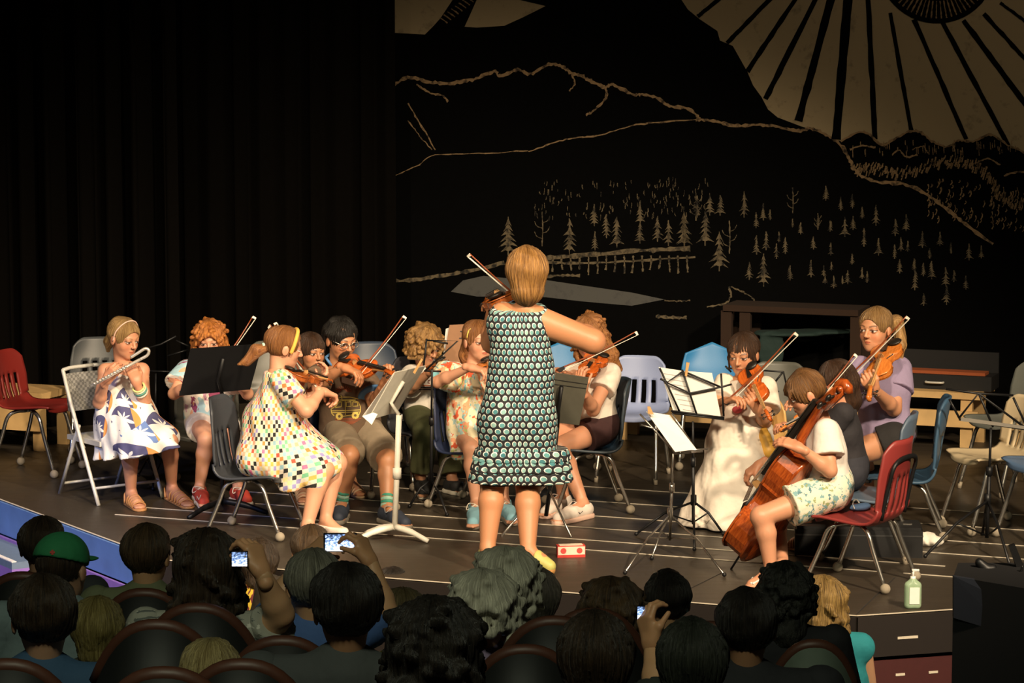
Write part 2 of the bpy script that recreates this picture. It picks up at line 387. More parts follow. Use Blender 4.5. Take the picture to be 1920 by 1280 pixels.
def torso(s, J, g=0., k=.05):
    R, U, Fw, sc = J['R'], J['U'], J['F'], J['sc']; B = np.stack([R, Fw, U], 1)
    sh = (J['SL']+J['SR'])/2; hp = (J['HL']+J['HR'])/2; w = np.linalg.norm(J['SL']-J['SR'])/2; hw = np.linalg.norm(J['HL']-J['HR'])/2
    L = np.linalg.norm(sh-hp); fat = J.get('fat', 1.)
    s.cap(J['SL'], J['SR'], .048*sc+g, .048*sc+g, k=k)
    s.cap(J['N']-U*.02, sh, .06*sc+g, .07*sc+g, k=k)
    s.ell(sh+(hp-sh)*.33, (w*.98+.02*sc+g, .095*sc*fat+g, L*.36+g), B, k=k)
    s.ell(sh+(hp-sh)*.66, (w*.80+.02*sc+g, .088*sc*fat+g, L*.32+g), B, k=k)
    s.ell(hp+U*.03*sc, (hw+.068*sc+g, .10*sc*fat+g, .11*sc+g), B, k=k)
    return s
def limb(s, J, side, part, g=0., k=.02):
    sc = J['sc']; q = J.get('limb', 1.)
    if part == 'arm':
        q *= J.get('armk', 1.)
        a, b, c = J['S'+side], J['E'+side], J['W'+side]
        s.cap(a, b, .044*sc*q+g, .036*sc*q+g, k=k); m = b+(c-b)*.3; s.cap(b, m, .036*sc*q+g, .036*sc*q+g, k=k).cap(m, c, .036*sc*q+g, .024*sc*q+g, k=k)
    else:
        a, b, c = J['H'+side], J['K'+side], J['A'+side]
        s.cap(a, b, .074*sc*q+g, .053*sc*q+g, k=k); m = b+(c-b)*.30; bk = -J['F']*.012*sc
        s.cap(b, m+bk, .050*sc*q+g, .051*sc*q+g, k=k).cap(m+bk, c, .051*sc*q+g, .031*sc*q+g, k=k)
    return s
def cylpat(v, J, r=.2, sk=0.):
    c = (J['HL']+J['HR']+J['SL']+J['SR'])/4; x, y = v[:, 0]-c[0], v[:, 1]-c[1]
    th = np.arctan2(x, -y); rad = np.hypot(x, y)
    return np.stack([th*r, v[:, 2]-rad*sk, v[:, 2]*0], 1)
def boxpat(v, J): c = v.mean(0); return np.stack([v[:, 0]-c[0], v[:, 2]-c[2], v[:, 1]-c[1]], 1)
class Person:
    def __init__(s, label, d0, H, head, J, skin=(.80, .50, .36), brow=(.2, .11, .06), hair=None, hairm=None, group='young musicians on the stage', stand=False, fat=1., lim=1., hres=.0036, cat='person', feet=True, handL=.80, face=True, floor=0., extra=(), armk=1.):
        s.d0, s.H = d0, H; P = {}
        s.hn = {k: q for k, q in J.items() if k[0] in 'nc'}
        for k, q in J.items():
            if k[0] in 'nc': continue
            if k[0] == 'A': P[k] = Z(q[0], q[1], floor+(q[2] if len(q) > 2 else .075))
            elif k[0] == 'T': P[k] = Z(q[0], q[1], floor+(q[2] if len(q) > 2 else .03))
            else: P[k] = D(q[0], q[1], d0+q[2])
        P['sc'] = H/.225; P['fat'] = fat; P['limb'] = lim; P['armk'] = armk
        sh = (P['SL']+P['SR'])/2; hp = (P['HL']+P['HR'])/2; U = nrm(sh-hp); R = P['SR']-P['SL']+(P['HR']-P['HL'])*.6; R = nrm(R-U*np.dot(R, U))
        P['R'], P['U'], P['F'] = R, U, np.cross(U, R); s.J = P
        px, py, dd, yaw, pit, rol = head; s.C = D(px, py, d0+dd); y, p = math.radians(yaw), math.radians(pit)
        s.Rh = frame((math.sin(y)*math.cos(p), -math.cos(y)*math.cos(p), -math.sin(p)), roll=math.radians(rol))
        base = hp.copy(); base[2] = floor; s.base = base; s.skin = skin
        s.root = thing('person', label, cat, base, group)
        ps, cols = [], []
        b = SDF(.009); torso(b, P, -.004)
        for q in 'LR':
            limb(b, P, q, 'arm')
            if 'K'+q in P:
                limb(b, P, q, 'leg')
                if feet: s.foot(b, q)
        for e in extra: b.cap(*e)
        ps.append(b.build()); cols.append(np.tile(skin, (len(ps[0][0]), 1)))
        v, f, c = head_mesh(s.C, s.Rh, H, P['N'], skin, brow, hres, face); ps.append((v, f)); cols.append(c)
        L = H*handL
        for q in 'LR':
            if 'F'+q in P:
                hv = hand_mesh(P['W'+q], P['F'+q]-P['W'+q], s.hn.get('n'+q, (0, 0, -1)), q, L, s.hn.get('c'+q, (35, 45, 30)))
                ps.append(hv); cols.append(np.tile((skin[0], skin[1]*.93, skin[2]*.9), (len(hv[0]), 1)))
        v, f = merge(ps); s.body = mesh('body', v, f, SKIN, s.root, off=base, col=np.concatenate(cols))
        if hair:
            v, f, pt = hair_mesh(s.C, s.Rh, H, hair, .0042 if hres < .005 else .008); mesh('hair', v, f, hairm, s.root, off=base, pat=pt)
    def foot(s, b, q, g=0., k=.015):
        J = s.J; sc = J['sc']; A = J['A'+q]; T = J['T'+q]; d = T-A; d[2] = 0; d = nrm(d); z0 = s.base[2]
        h = A-d*.025*sc; h[2] = z0+.032; m = A+(T-A)*.62; m[2] = z0+.034
        b.cap(A, h, .032*sc+g, .030*sc+g, k=k).cap(A+d*.01, m, .032*sc+g, .030*sc+g, k=k).cap(h, m, .028*sc+g, .032*sc+g, k=k)
        sd = np.cross(d, V(0, 0, 1))
        for o, l in ((-.026, .93), (-.012, .97), (0, 1.), (.013, .98), (.027, .96)):
            t = A+(T-A)*l+sd*o*sc; t[2] = z0+.022; b.cap(m+sd*o*.8*sc-V(0, 0, .008), t, .014*sc+g, .010*sc+g, k=.006)
    def shoe(s, q, m, sole, name='sneaker', h=.085, laces=None, high=.0):
        J = s.J; sc = J['sc']; A = J['A'+q].copy(); T = J['T'+q].copy(); z0 = s.base[2]; d = T-A; d[2] = 0; L = np.linalg.norm(d); d = nrm(d); sd = np.cross(d, V(0, 0, 1))
        b = SDF(.006); H0 = A-d*.03*sc; H0[2] = z0+.05; M = A+d*L*.45; M[2] = z0+.05; E = A+d*(L*.86); E[2] = z0+.036
        b.cap(H0, M, .040*sc, .040*sc, k=.02).cap(M, E, .042*sc, .033*sc, k=.02)
        top = A.copy(); top[2] = z0+h+high; b.cap(A-d*.008+V(0, 0, -.02), top, .043*sc, .040*sc, k=.02).plane((0, 0, z0+.018), (0, 0, -1)).plane((0, 0, z0+h+high), (0, 0, 1))
        v, f = b.build(); o = mesh(name, v, f, m, s.root, off=s.base)
        b = SDF(.006); H0[2] = M[2] = E[2] = z0+.012; E2 = E+d*.01
        b.cap(H0, M, .046*sc, .044*sc, k=.02).cap(M, E2, .045*sc, .037*sc, k=.02).plane((0, 0, z0), (0, 0, -1)).plane((0, 0, z0+.026), (0, 0, 1))
        v, f = b.build(); mesh('sole', v, f, sole, o, off=s.base)
        if laces:
            mb = MB()
            for i in range(4):
                c = A+d*(L*(.28+.12*i)); zz = z0+.088-.012*i*sc; c[2] = zz; mb.tube([c-sd*.02-V(0, 0, .004), c+V(0, 0, .006), c+sd*.02+d*.012-V(0, 0, .004)], .004, 6)
            mb.tube(curve([c0 for c0 in (A+d*L*.25+V(0, 0, .02), A+d*L*.2+sd*.04+V(0, 0, .02), A+d*L*.3+sd*.05+V(0, 0, -.01), A+d*L*.28+V(0, 0, .018))]), .003, 5)
            mb.build('laces', laces, o, True, s.base)
        return o
    def sandal(s, q, m, strap=None, thong=False):
        J = s.J; sc = J['sc']; A = J['A'+q].copy(); T = J['T'+q].copy(); z0 = s.base[2]; d = T-A; d[2] = 0; L = np.linalg.norm(d); d = nrm(d); sd = np.cross(d, V(0, 0, 1))
        b = SDF(.006); h = A-d*.035*sc; E = A+d*L*.88
        for p in (h, E): p[2] = z0+.006
        b.cap(h, E, .036*sc, .042*sc).plane((0, 0, z0), (0, 0, -1)).plane((0, 0, z0+.015), (0, 0, 1)); v, f = b.build()
        o = mesh('sandal', v, f, m, s.root, off=s.base)
        def put(P_): MB().tube(curve(P_, 4), .006, 6).build('strap', strap or m, o, True, s.base)
        def P(t, y, z): p = A+d*L*t+sd*y*sc; p[2] = z0+z*sc; return p
        if thong:
            for y in (-1, 1): put([P(.25, .038*y, .02), P(.45, .03*y, .06), P(.72, .004*y-.012, .05)])
        else:
            for t, zz in ((.2, .078), (.36, .072), (.5, .064), (.64, .056), (.78, .046)):
                put([P(t, -.040, .015), P(t+.03, -.034, zz*.75), P(t+.05, 0, zz+.004), P(t+.03, .034, zz*.75), P(t, .040, .015)])
            put([P(-.02, -.04, .02), P(-.1, -.033, .07), P(-.25, 0, .075), P(-.1, .033, .07), P(-.02, .04, .02)])
    def garment(s, name, m, pieces, wr=.0, pat=None, fr=16, seed=0, parent=None):
        v, f = merge([p.build() for p in pieces])
        if wr: v = wrinkle(v, wr, fr, seed)
        pt = (pat or cylpat)(v, s.J)
        return mesh(name, v, f, m, parent or s.root, off=s.base, pat=pt)
    def top(s, name, m, sleeve=.6, hem=.0, g=.012, flare=.012, neck=.0, wr=.004, pat=None, res=.008, ext=[], k=.05, seed=0):
        J = s.J; sc = J['sc']; hp = (J['HL']+J['HR'])/2; ps = []
        b = torso(SDF(res), J, g, k)
        for e in ext: b.cap(*e, k=.05)
        ht = hp+J['U']*hem; b.plane(ht, -J['U']); b.plane(J['N']+J['U']*neck*sc, nrm(J['U']+J['F']*-.25))
        ps.append(b)
        if sleeve:
            for q in 'LR':
                a, e = J['S'+q], J['E'+q]; dr = e-a; end = a+dr*sleeve; dn = nrm(dr)
                b = SDF(res); b.cap(a-dn*.01, end+dn*.06, .050*sc+g, .048*sc+g+flare).plane(end, dn); ps.append(b)
        return s.garment(name, m, ps, wr, pat, seed=seed)
    def pants(s, name, m, frac=.7, g=.016, flare=.02, waist=.10, wr=.004, pat=None, res=.008, calf=0.):
        J = s.J; sc = J['sc']; q_ = J['limb']; hp = (J['HL']+J['HR'])/2; ps = []; B = np.stack([J['R'], J['F'], J['U']], 1); hw = np.linalg.norm(J['HL']-J['HR'])/2
        b = SDF(res); b.ell(hp+J['U']*.03*sc, (hw+.07*sc+g, .105*sc*J['fat']+g, .12*sc+g), B).plane(hp+J['U']*waist*sc, J['U']); ps.append(b)
        for q in 'LR':
            if 'K'+q not in J: continue
            a, e, c = J['H'+q], J['K'+q], J['A'+q]; dr = e-a; dn = nrm(dr); b = SDF(res)
            if calf: 
                b.cap(a, e, .078*sc+g, .060*sc+g, k=.03); end = e+(c-e)*calf; b.cap(e, end+nrm(c-e)*.05, .060*sc+g, .046*sc+g+flare*.3, k=.03).plane(end, nrm(c-e))
            else:
                end = a+dr*frac; b.cap(a, end+dn*.08, .078*sc*q_+g, .064*sc*q_+g+flare).plane(end, dn)
            ps.append(b)
        return s.garment(name, m, ps, wr, pat)
    def skirt(s, name, m, caps, cuts=[], wr=.006, res=.008, pat=None, k=.06, tors=None, seed=0, fr=16):
        b = SDF(res)
        if tors is not None: torso(b, s.J, tors, .05)
        for q in caps:
            a = D(q[0], q[1], s.d0+q[2]); e = D(q[4], q[5], s.d0+q[6]); b.cap(a, e, q[3], q[7], k=k)
        for p, n in cuts: b.plane(p, n)
        return b
    def tube(s, name, pts, r, m, parent=None, n=8, cv=True):
        P = [D(a, b, s.d0+c) for a, b, c in pts]; mb = MB().tube(curve(P) if cv else P, r, n); return mb.build(name, m, parent or s.root, True, s.base)
    def loc(s, p): return s.C+s.Rh@(V(*p)*s.H)
    def headtube(s, name, pts, r, m, n=8):
        mb = MB().tube(curve([s.loc(p) for p in pts]), r*s.H, n); return mb.build(name, m, s.root, True, s.base)
def decal(o, lines, wpx, m, name, lift=.003, parent=None, closed=False):
    """flat print on a real surface: strokes given along lines of sight, laid on the surface they meet"""
    off = o.matrix_world.translation if o.parent is None else (o.parent.location if o.parent.parent is None else o.parent.parent.location)
    me = o.data; t = BVHTree.FromPolygons([v.co+off for v in me.vertices], [tuple(p.vertices) for p in me.polygons]); mb = MB()
    for L in lines:
        P = []
        for i in range(len(L)-1):
            n = max(1, int(math.hypot(L[i+1][0]-L[i][0], L[i+1][1]-L[i][1])/3))
            P += [(L[i][0]+(L[i+1][0]-L[i][0])*j/n, L[i][1]+(L[i+1][1]-L[i][1])*j/n) for j in range(n)]
        P.append(L[-1]); pts = []
        for px, py in P:
            r = ray(px, py); h = t.ray_cast(Vector((0, 0, CH)), Vector(r)); 
            if h[0] is None: continue
            nn = np.array(h[1]); nn = nn if nn@r < 0 else -nn
            pts.append((np.array(h[0])+nn*lift, nn))
        if len(pts) < 2: continue
        vs, fs = [], []
        for i, (p, nn) in enumerate(pts):
            tg = nrm(pts[min(i+1, len(pts)-1)][0]-pts[max(i-1, 0)][0]); sd = nrm(np.cross(nn, tg))*(wpx/2*np.linalg.norm(p)/F)
            vs += [p-sd, p+sd]
            if i: fs.append((2*i-2, 2*i-1, 2*i+1, 2*i))
        mb.add(vs, fs)
    if mb.v: return mb.build(name, m, parent or o, False, off)
# ---------------------------------------------------------------- instruments
OUT = [(0,0),(.004,.10),(.03,.19),(.09,.26),(.18,.292),(.27,.285),(.33,.262),(.365,.25),(.375,.232),(.40,.19),(.46,.160),(.52,.155),(.58,.165),(.622,.195),(.638,.213),(.66,.209),(.72,.225),(.80,.235),(.88,.222),(.94,.185),(.98,.12),(1.0,.05),(1.,0)]
def fiddle(name, label, cat, tail, scroll, normal, m, deep=.09, total=1.62, chin=True, group=None, endpin=0., fb=EBONY):
    """tail: bottom of the body, scroll: far end; normal: where the belly faces"""
    tail, scroll = np.asarray(tail), np.asarray(scroll); Lt = np.linalg.norm(scroll-tail); B = Lt/total
    y = nrm(scroll-tail); z = nrm(np.asarray(normal, float)-y*np.dot(normal, y)); x = np.cross(y, z)
    root = thing(name, label, cat, tail, group)
    mt = Matrix(((x[0], y[0], z[0], tail[0]), (x[1], y[1], z[1], tail[1]), (x[2], y[2], z[2], tail[2]), (0, 0, 0, 1))); root.matrix_world = mt
    pol = [(w, yy) for yy, w in OUT]+[(-w, yy) for yy, w in OUT[-2:0:-1]]; n = len(pol); c = (0, .46)
    h = deep/2
    def plate(sg, arch):
        vs, fs = [], []; rings = [(1.03, 0), (1.03, .016), (.97, .02), (.86, .03), (.68, arch*.75), (.4, arch), ]
        for sc, zz in rings: vs += [(c[0]+(px-c[0])*sc, c[1]+(py-c[1])*sc, sg*(h+zz)) for px, py in pol]
        vs.append((c[0], c[1], sg*(h+arch*1.06))); L = len(vs)-1
        for r in range(len(rings)-1): fs += [(r*n+i, r*n+(i+1) % n, (r+1)*n+(i+1) % n, (r+1)*n+i) for i in range(n)]
        k = (len(rings)-1)*n; fs += [(k+i, k+(i+1) % n, L) for i in range(n)]
        if sg > 0: fs = [q[::-1] for q in fs]
        return np.array(vs)*B, fs
    v, f = plate(1, .055); mesh('belly', v, f, m, root, True); v, f = plate(-1, .05); mesh('back_plate', v, f, m, root, True)
    mb = MB(); vs = [(px*.985, c[1]+(py-c[1])*.985, s_*h*1.02) for s_ in (-1, 1) for px, py in pol]
    mb.add(np.array(vs)*B, [(i, (i+1) % n, n+(i+1) % n, n+i) for i in range(n)]); mb.build('ribs', m, root)
    for s_ in (-1, 1):                          # sound holes
        P = curve([(s_*.10, .64, 0), (s_*.075, .61, 0), (s_*.10, .57, 0), (s_*.13, .50, 0), (s_*.16, .45, 0), (s_*.185, .41, 0), (s_*.16, .39, 0)], 3)
        mb = MB()
        for i in range(len(P)-1): mb.tube([V(q[0], q[1], h+.055*(1-(abs(q[0])/.3)**2)*.9)*B for q in (P[i], P[i+1])], .009*B, 5)
        mb.build('f_hole', INK, root)
    MB().prism([V(a, b_, cz)*B for a, b_, cz in ((-.045, .62, h+.115), (.045, .62, h+.115), (.034, 1.37, h+.07), (-.034, 1.37, h+.07))], z*0+V(0, 0, -.03*B)).build('fingerboard', fb, root)
    MB().prism([V(a, .52, cz)*B for a, cz in ((-.058, h+.04), (-.05, h+.10), (-.03, h+.135), (.03, h+.135), (.05, h+.10), (.058, h+.04))], V(0, -.02*B, 0)).build('bridge', MAPLE, root)
    MB().prism([V(a, b_, h+cz)*B for a, b_, cz in ((-.02, .02, .06), (.02, .02, .06), (.06, .34, .1), (-.06, .34, .1))], V(0, 0, -.02*B)).build('tailpiece', EBONY, root)
    mb = MB().tube([V(0, .97, h-.03)*B, V(0, 1.05, h+.005)*B, V(0, 1.36, h+.01)*B, V(0, 1.40, h)*B], [.055*B, .04*B, .034*B, .036*B], 10); mb.build('neck', MAPLE if deep < .12 else m, root, True)
    mb = MB().prism([V(-.036, a, b_)*B for a, b_ in ((1.36, h+.05), (1.36, h-.05), (1.56, h-.10), (1.60, h-.06), (1.57, h-.01))], V(.072*B, 0, 0))
    sp = [V(0, 1.575+.055*(1-t/14)*math.cos(t*.75-1.5), h-.055+.055*(1-t/14)*math.sin(t*.75-1.5))*B for t in range(13)]
    mb.tube(sp, [.042*B*(1-t/30) for t in range(13)], 8); mb.tube([V(-.055, 1.575, h-.055)*B, V(.055, 1.575, h-.055)*B], .024*B, 8); mb.build('scroll', m, root, True)
    for i in range(4):
        yy = 1.41+.045*i; s_ = (-1) ** i
        mb = MB().tube([V(-s_*.04, yy, h-.02-.012*i)*B, V(s_*.10, yy, h-.02-.012*i)*B], .011*B, 6); mb.ball(V(s_*.125, yy, h-.02-.012*i)*B, .036*B, 8, 6, (.8, 1, .5)); mb.build('peg', EBONY, root, True)
        o = -.03+.02*i
        MB().tube([V(o, .33, h+.115)*B, V(o, .51, h+.143)*B, V(o*.75, 1.37, h+.085)*B], .0035*B, 4).build('string', CHROME, root)
    if chin: 
        mb = MB().ball(V(-.14, .06, h+.075)*B, .13*B, 12, 6, (1.1, .85, .28)); mb.build('chin_rest', EBONY, root, True)
    if endpin: MB().tube([V(0, .02, 0), V(0, -endpin, 0)], .006, 8).ball(V(0, -endpin, 0), .012, 8, 6).build('endpin', BLACKM, root, True)
    return root
def bow(label, frog, tip, hair_dir, group='violin bows', k=1., wood=None):
    frog, tip = np.asarray(frog), np.asarray(tip); root = thing('bow', label, 'bow', frog, group)
    d = nrm(tip-frog); hd = nrm(np.asarray(hair_dir, float)-d*np.dot(hair_dir, d)); L = np.linalg.norm(tip-frog)
    P = [d*L*t+hd*.012*math.sin(t*math.pi)*k for t in np.linspace(0, 1, 9)]
    MB().tube(P, [.0050*k]*5+[.0044*k, .004*k, .0038*k, .0036*k], 7).build('stick', wood or BOWWOOD, root, True)
    x = np.cross(d, hd); MB().prism([p-x*.006*k for p in (d*.03, d*.075, d*.07+hd*.022*k, d*.035+hd*.024*k)], x*.012*k).build('frog', EBONY, root)
    MB().prism([p-x*.004*k for p in (d*(L-.012), d*(L+.004), d*(L+.004)+hd*.024*k, d*(L-.006)+hd*.024*k)], x*.008*k).build('bow_tip', HAIRBOW, root)
    a, b = d*.06+hd*.022*k, d*(L-.004)+hd*.022*k
    MB().prism([a-x*.0065*k, a+x*.0065*k, b+x*.005*k, b-x*.005*k], hd*.003).build('bow_hair', HAIRBOW, root)
    return root
# ---------------------------------------------------------------- the place: stage, curtains, painted backdrop, hall floor
ANG = math.radians(21); EX = V(math.cos(ANG), -math.sin(ANG), 0); EY = V(math.sin(ANG), math.cos(ANG), 0)
def floor_mat():
    t = NT('stage_floor_paint'); o = t.obj(); mp = t.n('Mapping', {'Vector': o, 'Scale': (1, 5, 1), 'Rotation': (0, 0, ANG)})
    f = t.noise(mp.outputs[0], 3.5, 5, .65); g = t.noise(o, 130, 2)
    c = t.mix(f, (.025, .0195, .0135), (.057, .044, .030)); t.bump(g, .12, .004)
    return t.done(t.mix(t.math('MULTIPLY', g, .35), c, (.06, .046, .033)), t.math('ADD', .30, t.math('MULTIPLY', f, .28)))
def struct(o): o['kind'] = 'structure'; return o
def slab(name, pts, z0, z1, m, parent=None):
    o = MB().prism([V(p[0], p[1], z0) for p in pts], V(0, 0, z1-z0)).build(name, m, parent); return o
FA, FB, FC, FD = G(-260, 840), G(306, 1050), G(1606, 1155), G(2150, 1119)
st_pts = [FA, FB, FC, FD, V(FD[0]+.5, 24, 0), V(FA[0]-2, 26, 0), V(FA[0]-2, FA[1], 0)]
stage = struct(slab('floor', st_pts, -.2, 0, floor_mat()))
TAPE = plain('pale_tape', (.62, .55, .44), .6, 0, .15, 40)
def strip(a, b, w, m, name, parent, z=.0015, h=.003):
    d = nrm(b-a); s_ = V(-d[1], d[0], 0)*w/2; up = V(0, 0, 1)
    return MB().prism([a-s_+up*z, b-s_+up*z, b+s_+up*z, a+s_+up*z], up*h).build(name, m, parent)
for x0, y0, x1, y1 in ((690, 886, 1950, 968), (640, 908, 1950, 996.5), (460, 922, 1950, 1026), (430, 941, 1950, 1051), (273, 952, 1772, 1062), (216, 965, 1654, 1072.6), (1694, 1075, 1800, 1083)):
    strip(G(x0, y0), G(x1, y1), .011, TAPE, 'floor_line', stage)
for a, b in ((FA, FB), (FB, FC), (FC, FD)): strip(a, b, .012, TAPE, 'edge_strip', stage)
strip(G(1607, 1150), G(1678, 1083), .006, INK, 'panel_joint', stage, .0008, .001); strip(G(1357, 1072), G(1250, 1125), .005, INK, 'panel_joint', stage, .0008, .001)
BLUELIT = plain('blue_lit_riser', (.13, .25, .55), .5, 0, .25, 6); PURPLIT = plain('purple_lit_riser', (.30, .16, .50), .6, 0, .2, 6)  # blue and purple stage light put into the riser base colours
BRNP = plain('dark_riser_paint', (.011, .007, .0055), .6); REDP = plain('dark_red_riser', (.055, .010, .010), .6)
def riser(name, a, b, z0, z1, m, out=.0, slots=()):
    d = nrm(b-a); n = V(d[1], -d[0], 0); o = MB().prism([V(a[0], a[1], z0)+n*out, V(b[0], b[1], z0)+n*out, V(b[0], b[1], z1)+n*out, V(a[0], a[1], z1)+n*out], n*.018).build(name, m); struct(o)
    for t, zc, w_, h_ in slots:
        p = a+d*t+n*(out+.019); p[2] = zc; MB().box(p, (w_, .004, h_), np.stack([d, n, V(0, 0, 1)], 1)).build('handle_slot', INK if h_ > .03 else TAPE, o)
    return o
riser('trim_1', FA, FB, -.2, -.004, BLUELIT, .002, ((1.02, -.11, .16, .05),)); riser('trim_2', FA, FB, -.62, -.205, PURPLIT, .03)
riser('trim_3', FB, FC, -.2, -.004, BRNP, .002); riser('trim_4', FB, FC, -.62, -.205, BRNP, .01)
riser('trim_5', FC, FD, -.21, -.004, BRNP, .002, ((.27, -.12, .11, .013),)); riser('trim_6', FC, FD, -.62, -.225, REDP, .03, ((.22, -.30, .05, .012), (.40, -.30, .05, .012), (.30, -.40, .12, .06)))
t0 = V(*Z(-60, 1010, -.22)); step = thing('stair_block', 'low blue-grey step with white nosing beside the blue stage side', 'step', (t0[0], t0[1], -.62))
dl = nrm(FB-FA); nl = V(dl[1], -dl[0], 0); e1 = Z(22, 1055, -.22); q4 = [e1, e1-nl*.40, e1-nl*.40-dl*1.4, e1-dl*1.4]; q4 = [V(p[0], p[1], 0) for p in q4]
MB().prism([p+V(0, 0, -.62) for p in q4], V(0, 0, .36)).build('riser', PURPLIT, step, False, (t0[0], t0[1], -.62)); MB().prism([p+V(0, 0, -.26) for p in q4], V(0, 0, .04)).build('tread', plain('worn_blue_tread', (.16, .22, .30), .5), step, False, (t0[0], t0[1], -.62))
MB().prism([p+V(0, 0, -.219) for p in (q4[0], q4[0]+nl*-.03, q4[3]-nl*.03, q4[3])], V(0, 0, .006)).build('nosing', PAPER, step, False, (t0[0], t0[1], -.62))
# raked hall floor under the audience
HALL = plain('hall_carpet', (.03, .018, .02), .95)
def hall_z(y): return max(-.62, min(.75, -.62+(10.9-y)*.24))
ys = np.linspace(3.5, 14.2, 24); mb = MB()
for i in range(len(ys)-1): mb.add([V(-7, ys[i], hall_z(ys[i])), V(7, ys[i], hall_z(ys[i])), V(7, ys[i+1], hall_z(ys[i+1])), V(-7, ys[i+1], hall_z(ys[i+1]))], [(0, 1, 2, 3)])
mb.add([V(-7, 14.2, -.62), V(7, 14.2, -.62), V(7, 26, -.63), V(-7, 26, -.63)], [(0, 1, 2, 3)])
struct(mb.build('floor_hall', HALL))
# back wall, painted backdrop and curtains
W0 = D(960, 640, 21.5); W0[2] = 0; WN = -EY
def onwall(px, py, off=0.): r = ray(px, py); c = V(0, 0, CH); t = np.dot(W0+WN*off-c, WN)/np.dot(r, WN); return c+r*t
BK = plain('black_backdrop', (.004, .004, .004), .9, Specular_IOR_Level=0.)
wb = W0+EY*.05; struct(MB().prism([wb-EX*8, wb+EX*8, wb+EX*8+V(0, 0, 7), wb-EX*8+V(0, 0, 7)], EY*.2).build('wall_back', BK))
struct(MB().prism([V(-9, 8, 8.6), V(9, 8, 8.6), V(9, 27, 8.6), V(-9, 27, 8.6)], V(0, 0, .1)).build('ceiling', BK))
def paint_mat(name, c, dark, sc=30, th=.42):
    t = NT(name); f = t.noise(t.obj(), sc, 5, .65); return t.done(t.ramp(f, [(th-.12, dark), (th+.06, c)]), .8)
TANP = paint_mat('tan_brush_paint', (.46, .36, .21), (.24, .19, .11), 9, .36); LINEP = paint_mat('ridge_brush_paint', (.34, .22, .11), (.03, .02, .012), 22, .46)
TREEP = paint_mat('tree_brush_paint', (.15, .115, .065), (.010, .008, .005), 20, .50); GREYP = paint_mat('grey_brush_paint', (.085, .085, .08), (.06, .06, .06), 16)
bd = thing('painted_backdrop', 'huge black backdrop painted with mountains, forest and a rayed sun', 'backdrop', W0)
def wpoly(mb, pts, off): mb.add([onwall(x, y, off) for x, y in pts], [tuple(range(len(pts)))])
def wline(mb, pts, wd, off, jit=1.0, rough=.5):
    r = random.Random(len(mb.v)+3); P = curve([V(x, y, 0) for x, y in pts], 7); vs, fs = [], []
    for i, p in enumerate(P):
        t = nrm(P[min(i+1, len(P)-1)]-P[max(i-1, 0)]); s_ = V(-t[1], t[0], 0); hw = wd/2*(1+r.uniform(-rough, rough)); j = r.uniform(-jit, jit)
        vs += [onwall(*(p+s_*(j-hw))[:2], off), onwall(*(p+s_*(j+hw))[:2], off)]
        if i: fs.append((2*i-2, 2*i-1, 2*i+1, 2*i))
    mb.add(vs, fs)
cloth_m = MB().prism([onwall(732, 640, .0)*V(1, 1, 0), onwall(2060, 640, 0)*V(1, 1, 0), onwall(2060, 640, 0)*V(1, 1, 0)+V(0, 0, 6.5), onwall(732, 640, 0)*V(1, 1, 0)+V(0, 0, 6.5)], EY*.02).build('canvas', BK, bd, False, W0)
c1 = lambda x, y: (700+x/3.097, y/3.097); c2 = lambda x, y: (1260+x/2.909, y/2.909); c3 = lambda x, y: (700+x/3.097, 340+y/3.097); c4 = lambda x, y: (1260+x/2.909, 300+y/2.909)
mb = MB(); hill = [c2(*p) for p in ((1920, 830), (1830, 790), (1740, 735), (1640, 770), (1560, 765), (1500, 800), (1420, 770), (1360, 725), (1300, 715), (1200, 765), (1140, 790), (1080, 735), (1020, 720), (920, 770), (860, 740))]
mb.add([onwall(x, y, .004) for x, y in [(1262, -60), (1278, 0), (1290, 18), (1312, 36), (1345, 58), (1350, 76), (1374, 86), (1392, 118), (1402, 136), (1412, 160), (1428, 182), (1440, 205), (1458, 220), (1500, 236)]+hill[::-1]+[(2040, 300), (2040, -60)]], [tuple(range(14+len(hill)+2))])
wpoly(mb, [(734, -60), (850, -60), c1(460, 0), c1(430, 60), c1(350, 150), c1(300, 200), c1(105, 190)], .004); wpoly(mb, [(890, -40), (1000, -40), c1(850, 0), c1(1000, 35), c1(870, 100), c1(760, 150), c1(600, 160), c1(530, 155), c1(560, 90), c1(600, 0)], .004)
mb.build('painted_sky', TANP, bd, False, W0)
mb = MB()
for a, b, wd in (((250, 0), (140, 90), 7), ((530, 0), (300, 235), 8), ((670, 0), (410, 390), 9), ((780, 0), (510, 540), 10), ((865, 0), (690, 660), 14), ((960, 0), (895, 760), 16), ((1070, 0), (1108, 760), 10), ((1190, 70), (1305, 715), 8), ((1320, 105), (1605, 760), 9), ((1475, 120), (1835, 795), 9), ((1590, 110), (1980, 640), 10), ((1700, 75), (1980, 380), 8), ((1790, 15), (1960, 140), 6)):
    (x0, y0), (x1, y1) = c2(*a), c2(*b); dx = (x0-x1)/(y1-y0) if y1 > y0 else 0
    wline(mb, [(x0+dx*50, y0-50) if a[1] == 0 else (x0, y0), ((x0+x1)/2, (y0+y1)/2), (x1, y1)], wd, .008, .4, .15)
wpoly(mb, [(1757+112*math.cos(t), -68+112*math.sin(t)) for t in np.linspace(-.3, 3.44, 30)], .008)
wpoly(mb, [c1(460, 0), (850, -60), (900, -60), c1(600, 0), c1(550, 110), c1(500, 155), c1(350, 165)], .007)
mb.build('painted_rays', BK, bd, False, W0)
mb = MB()
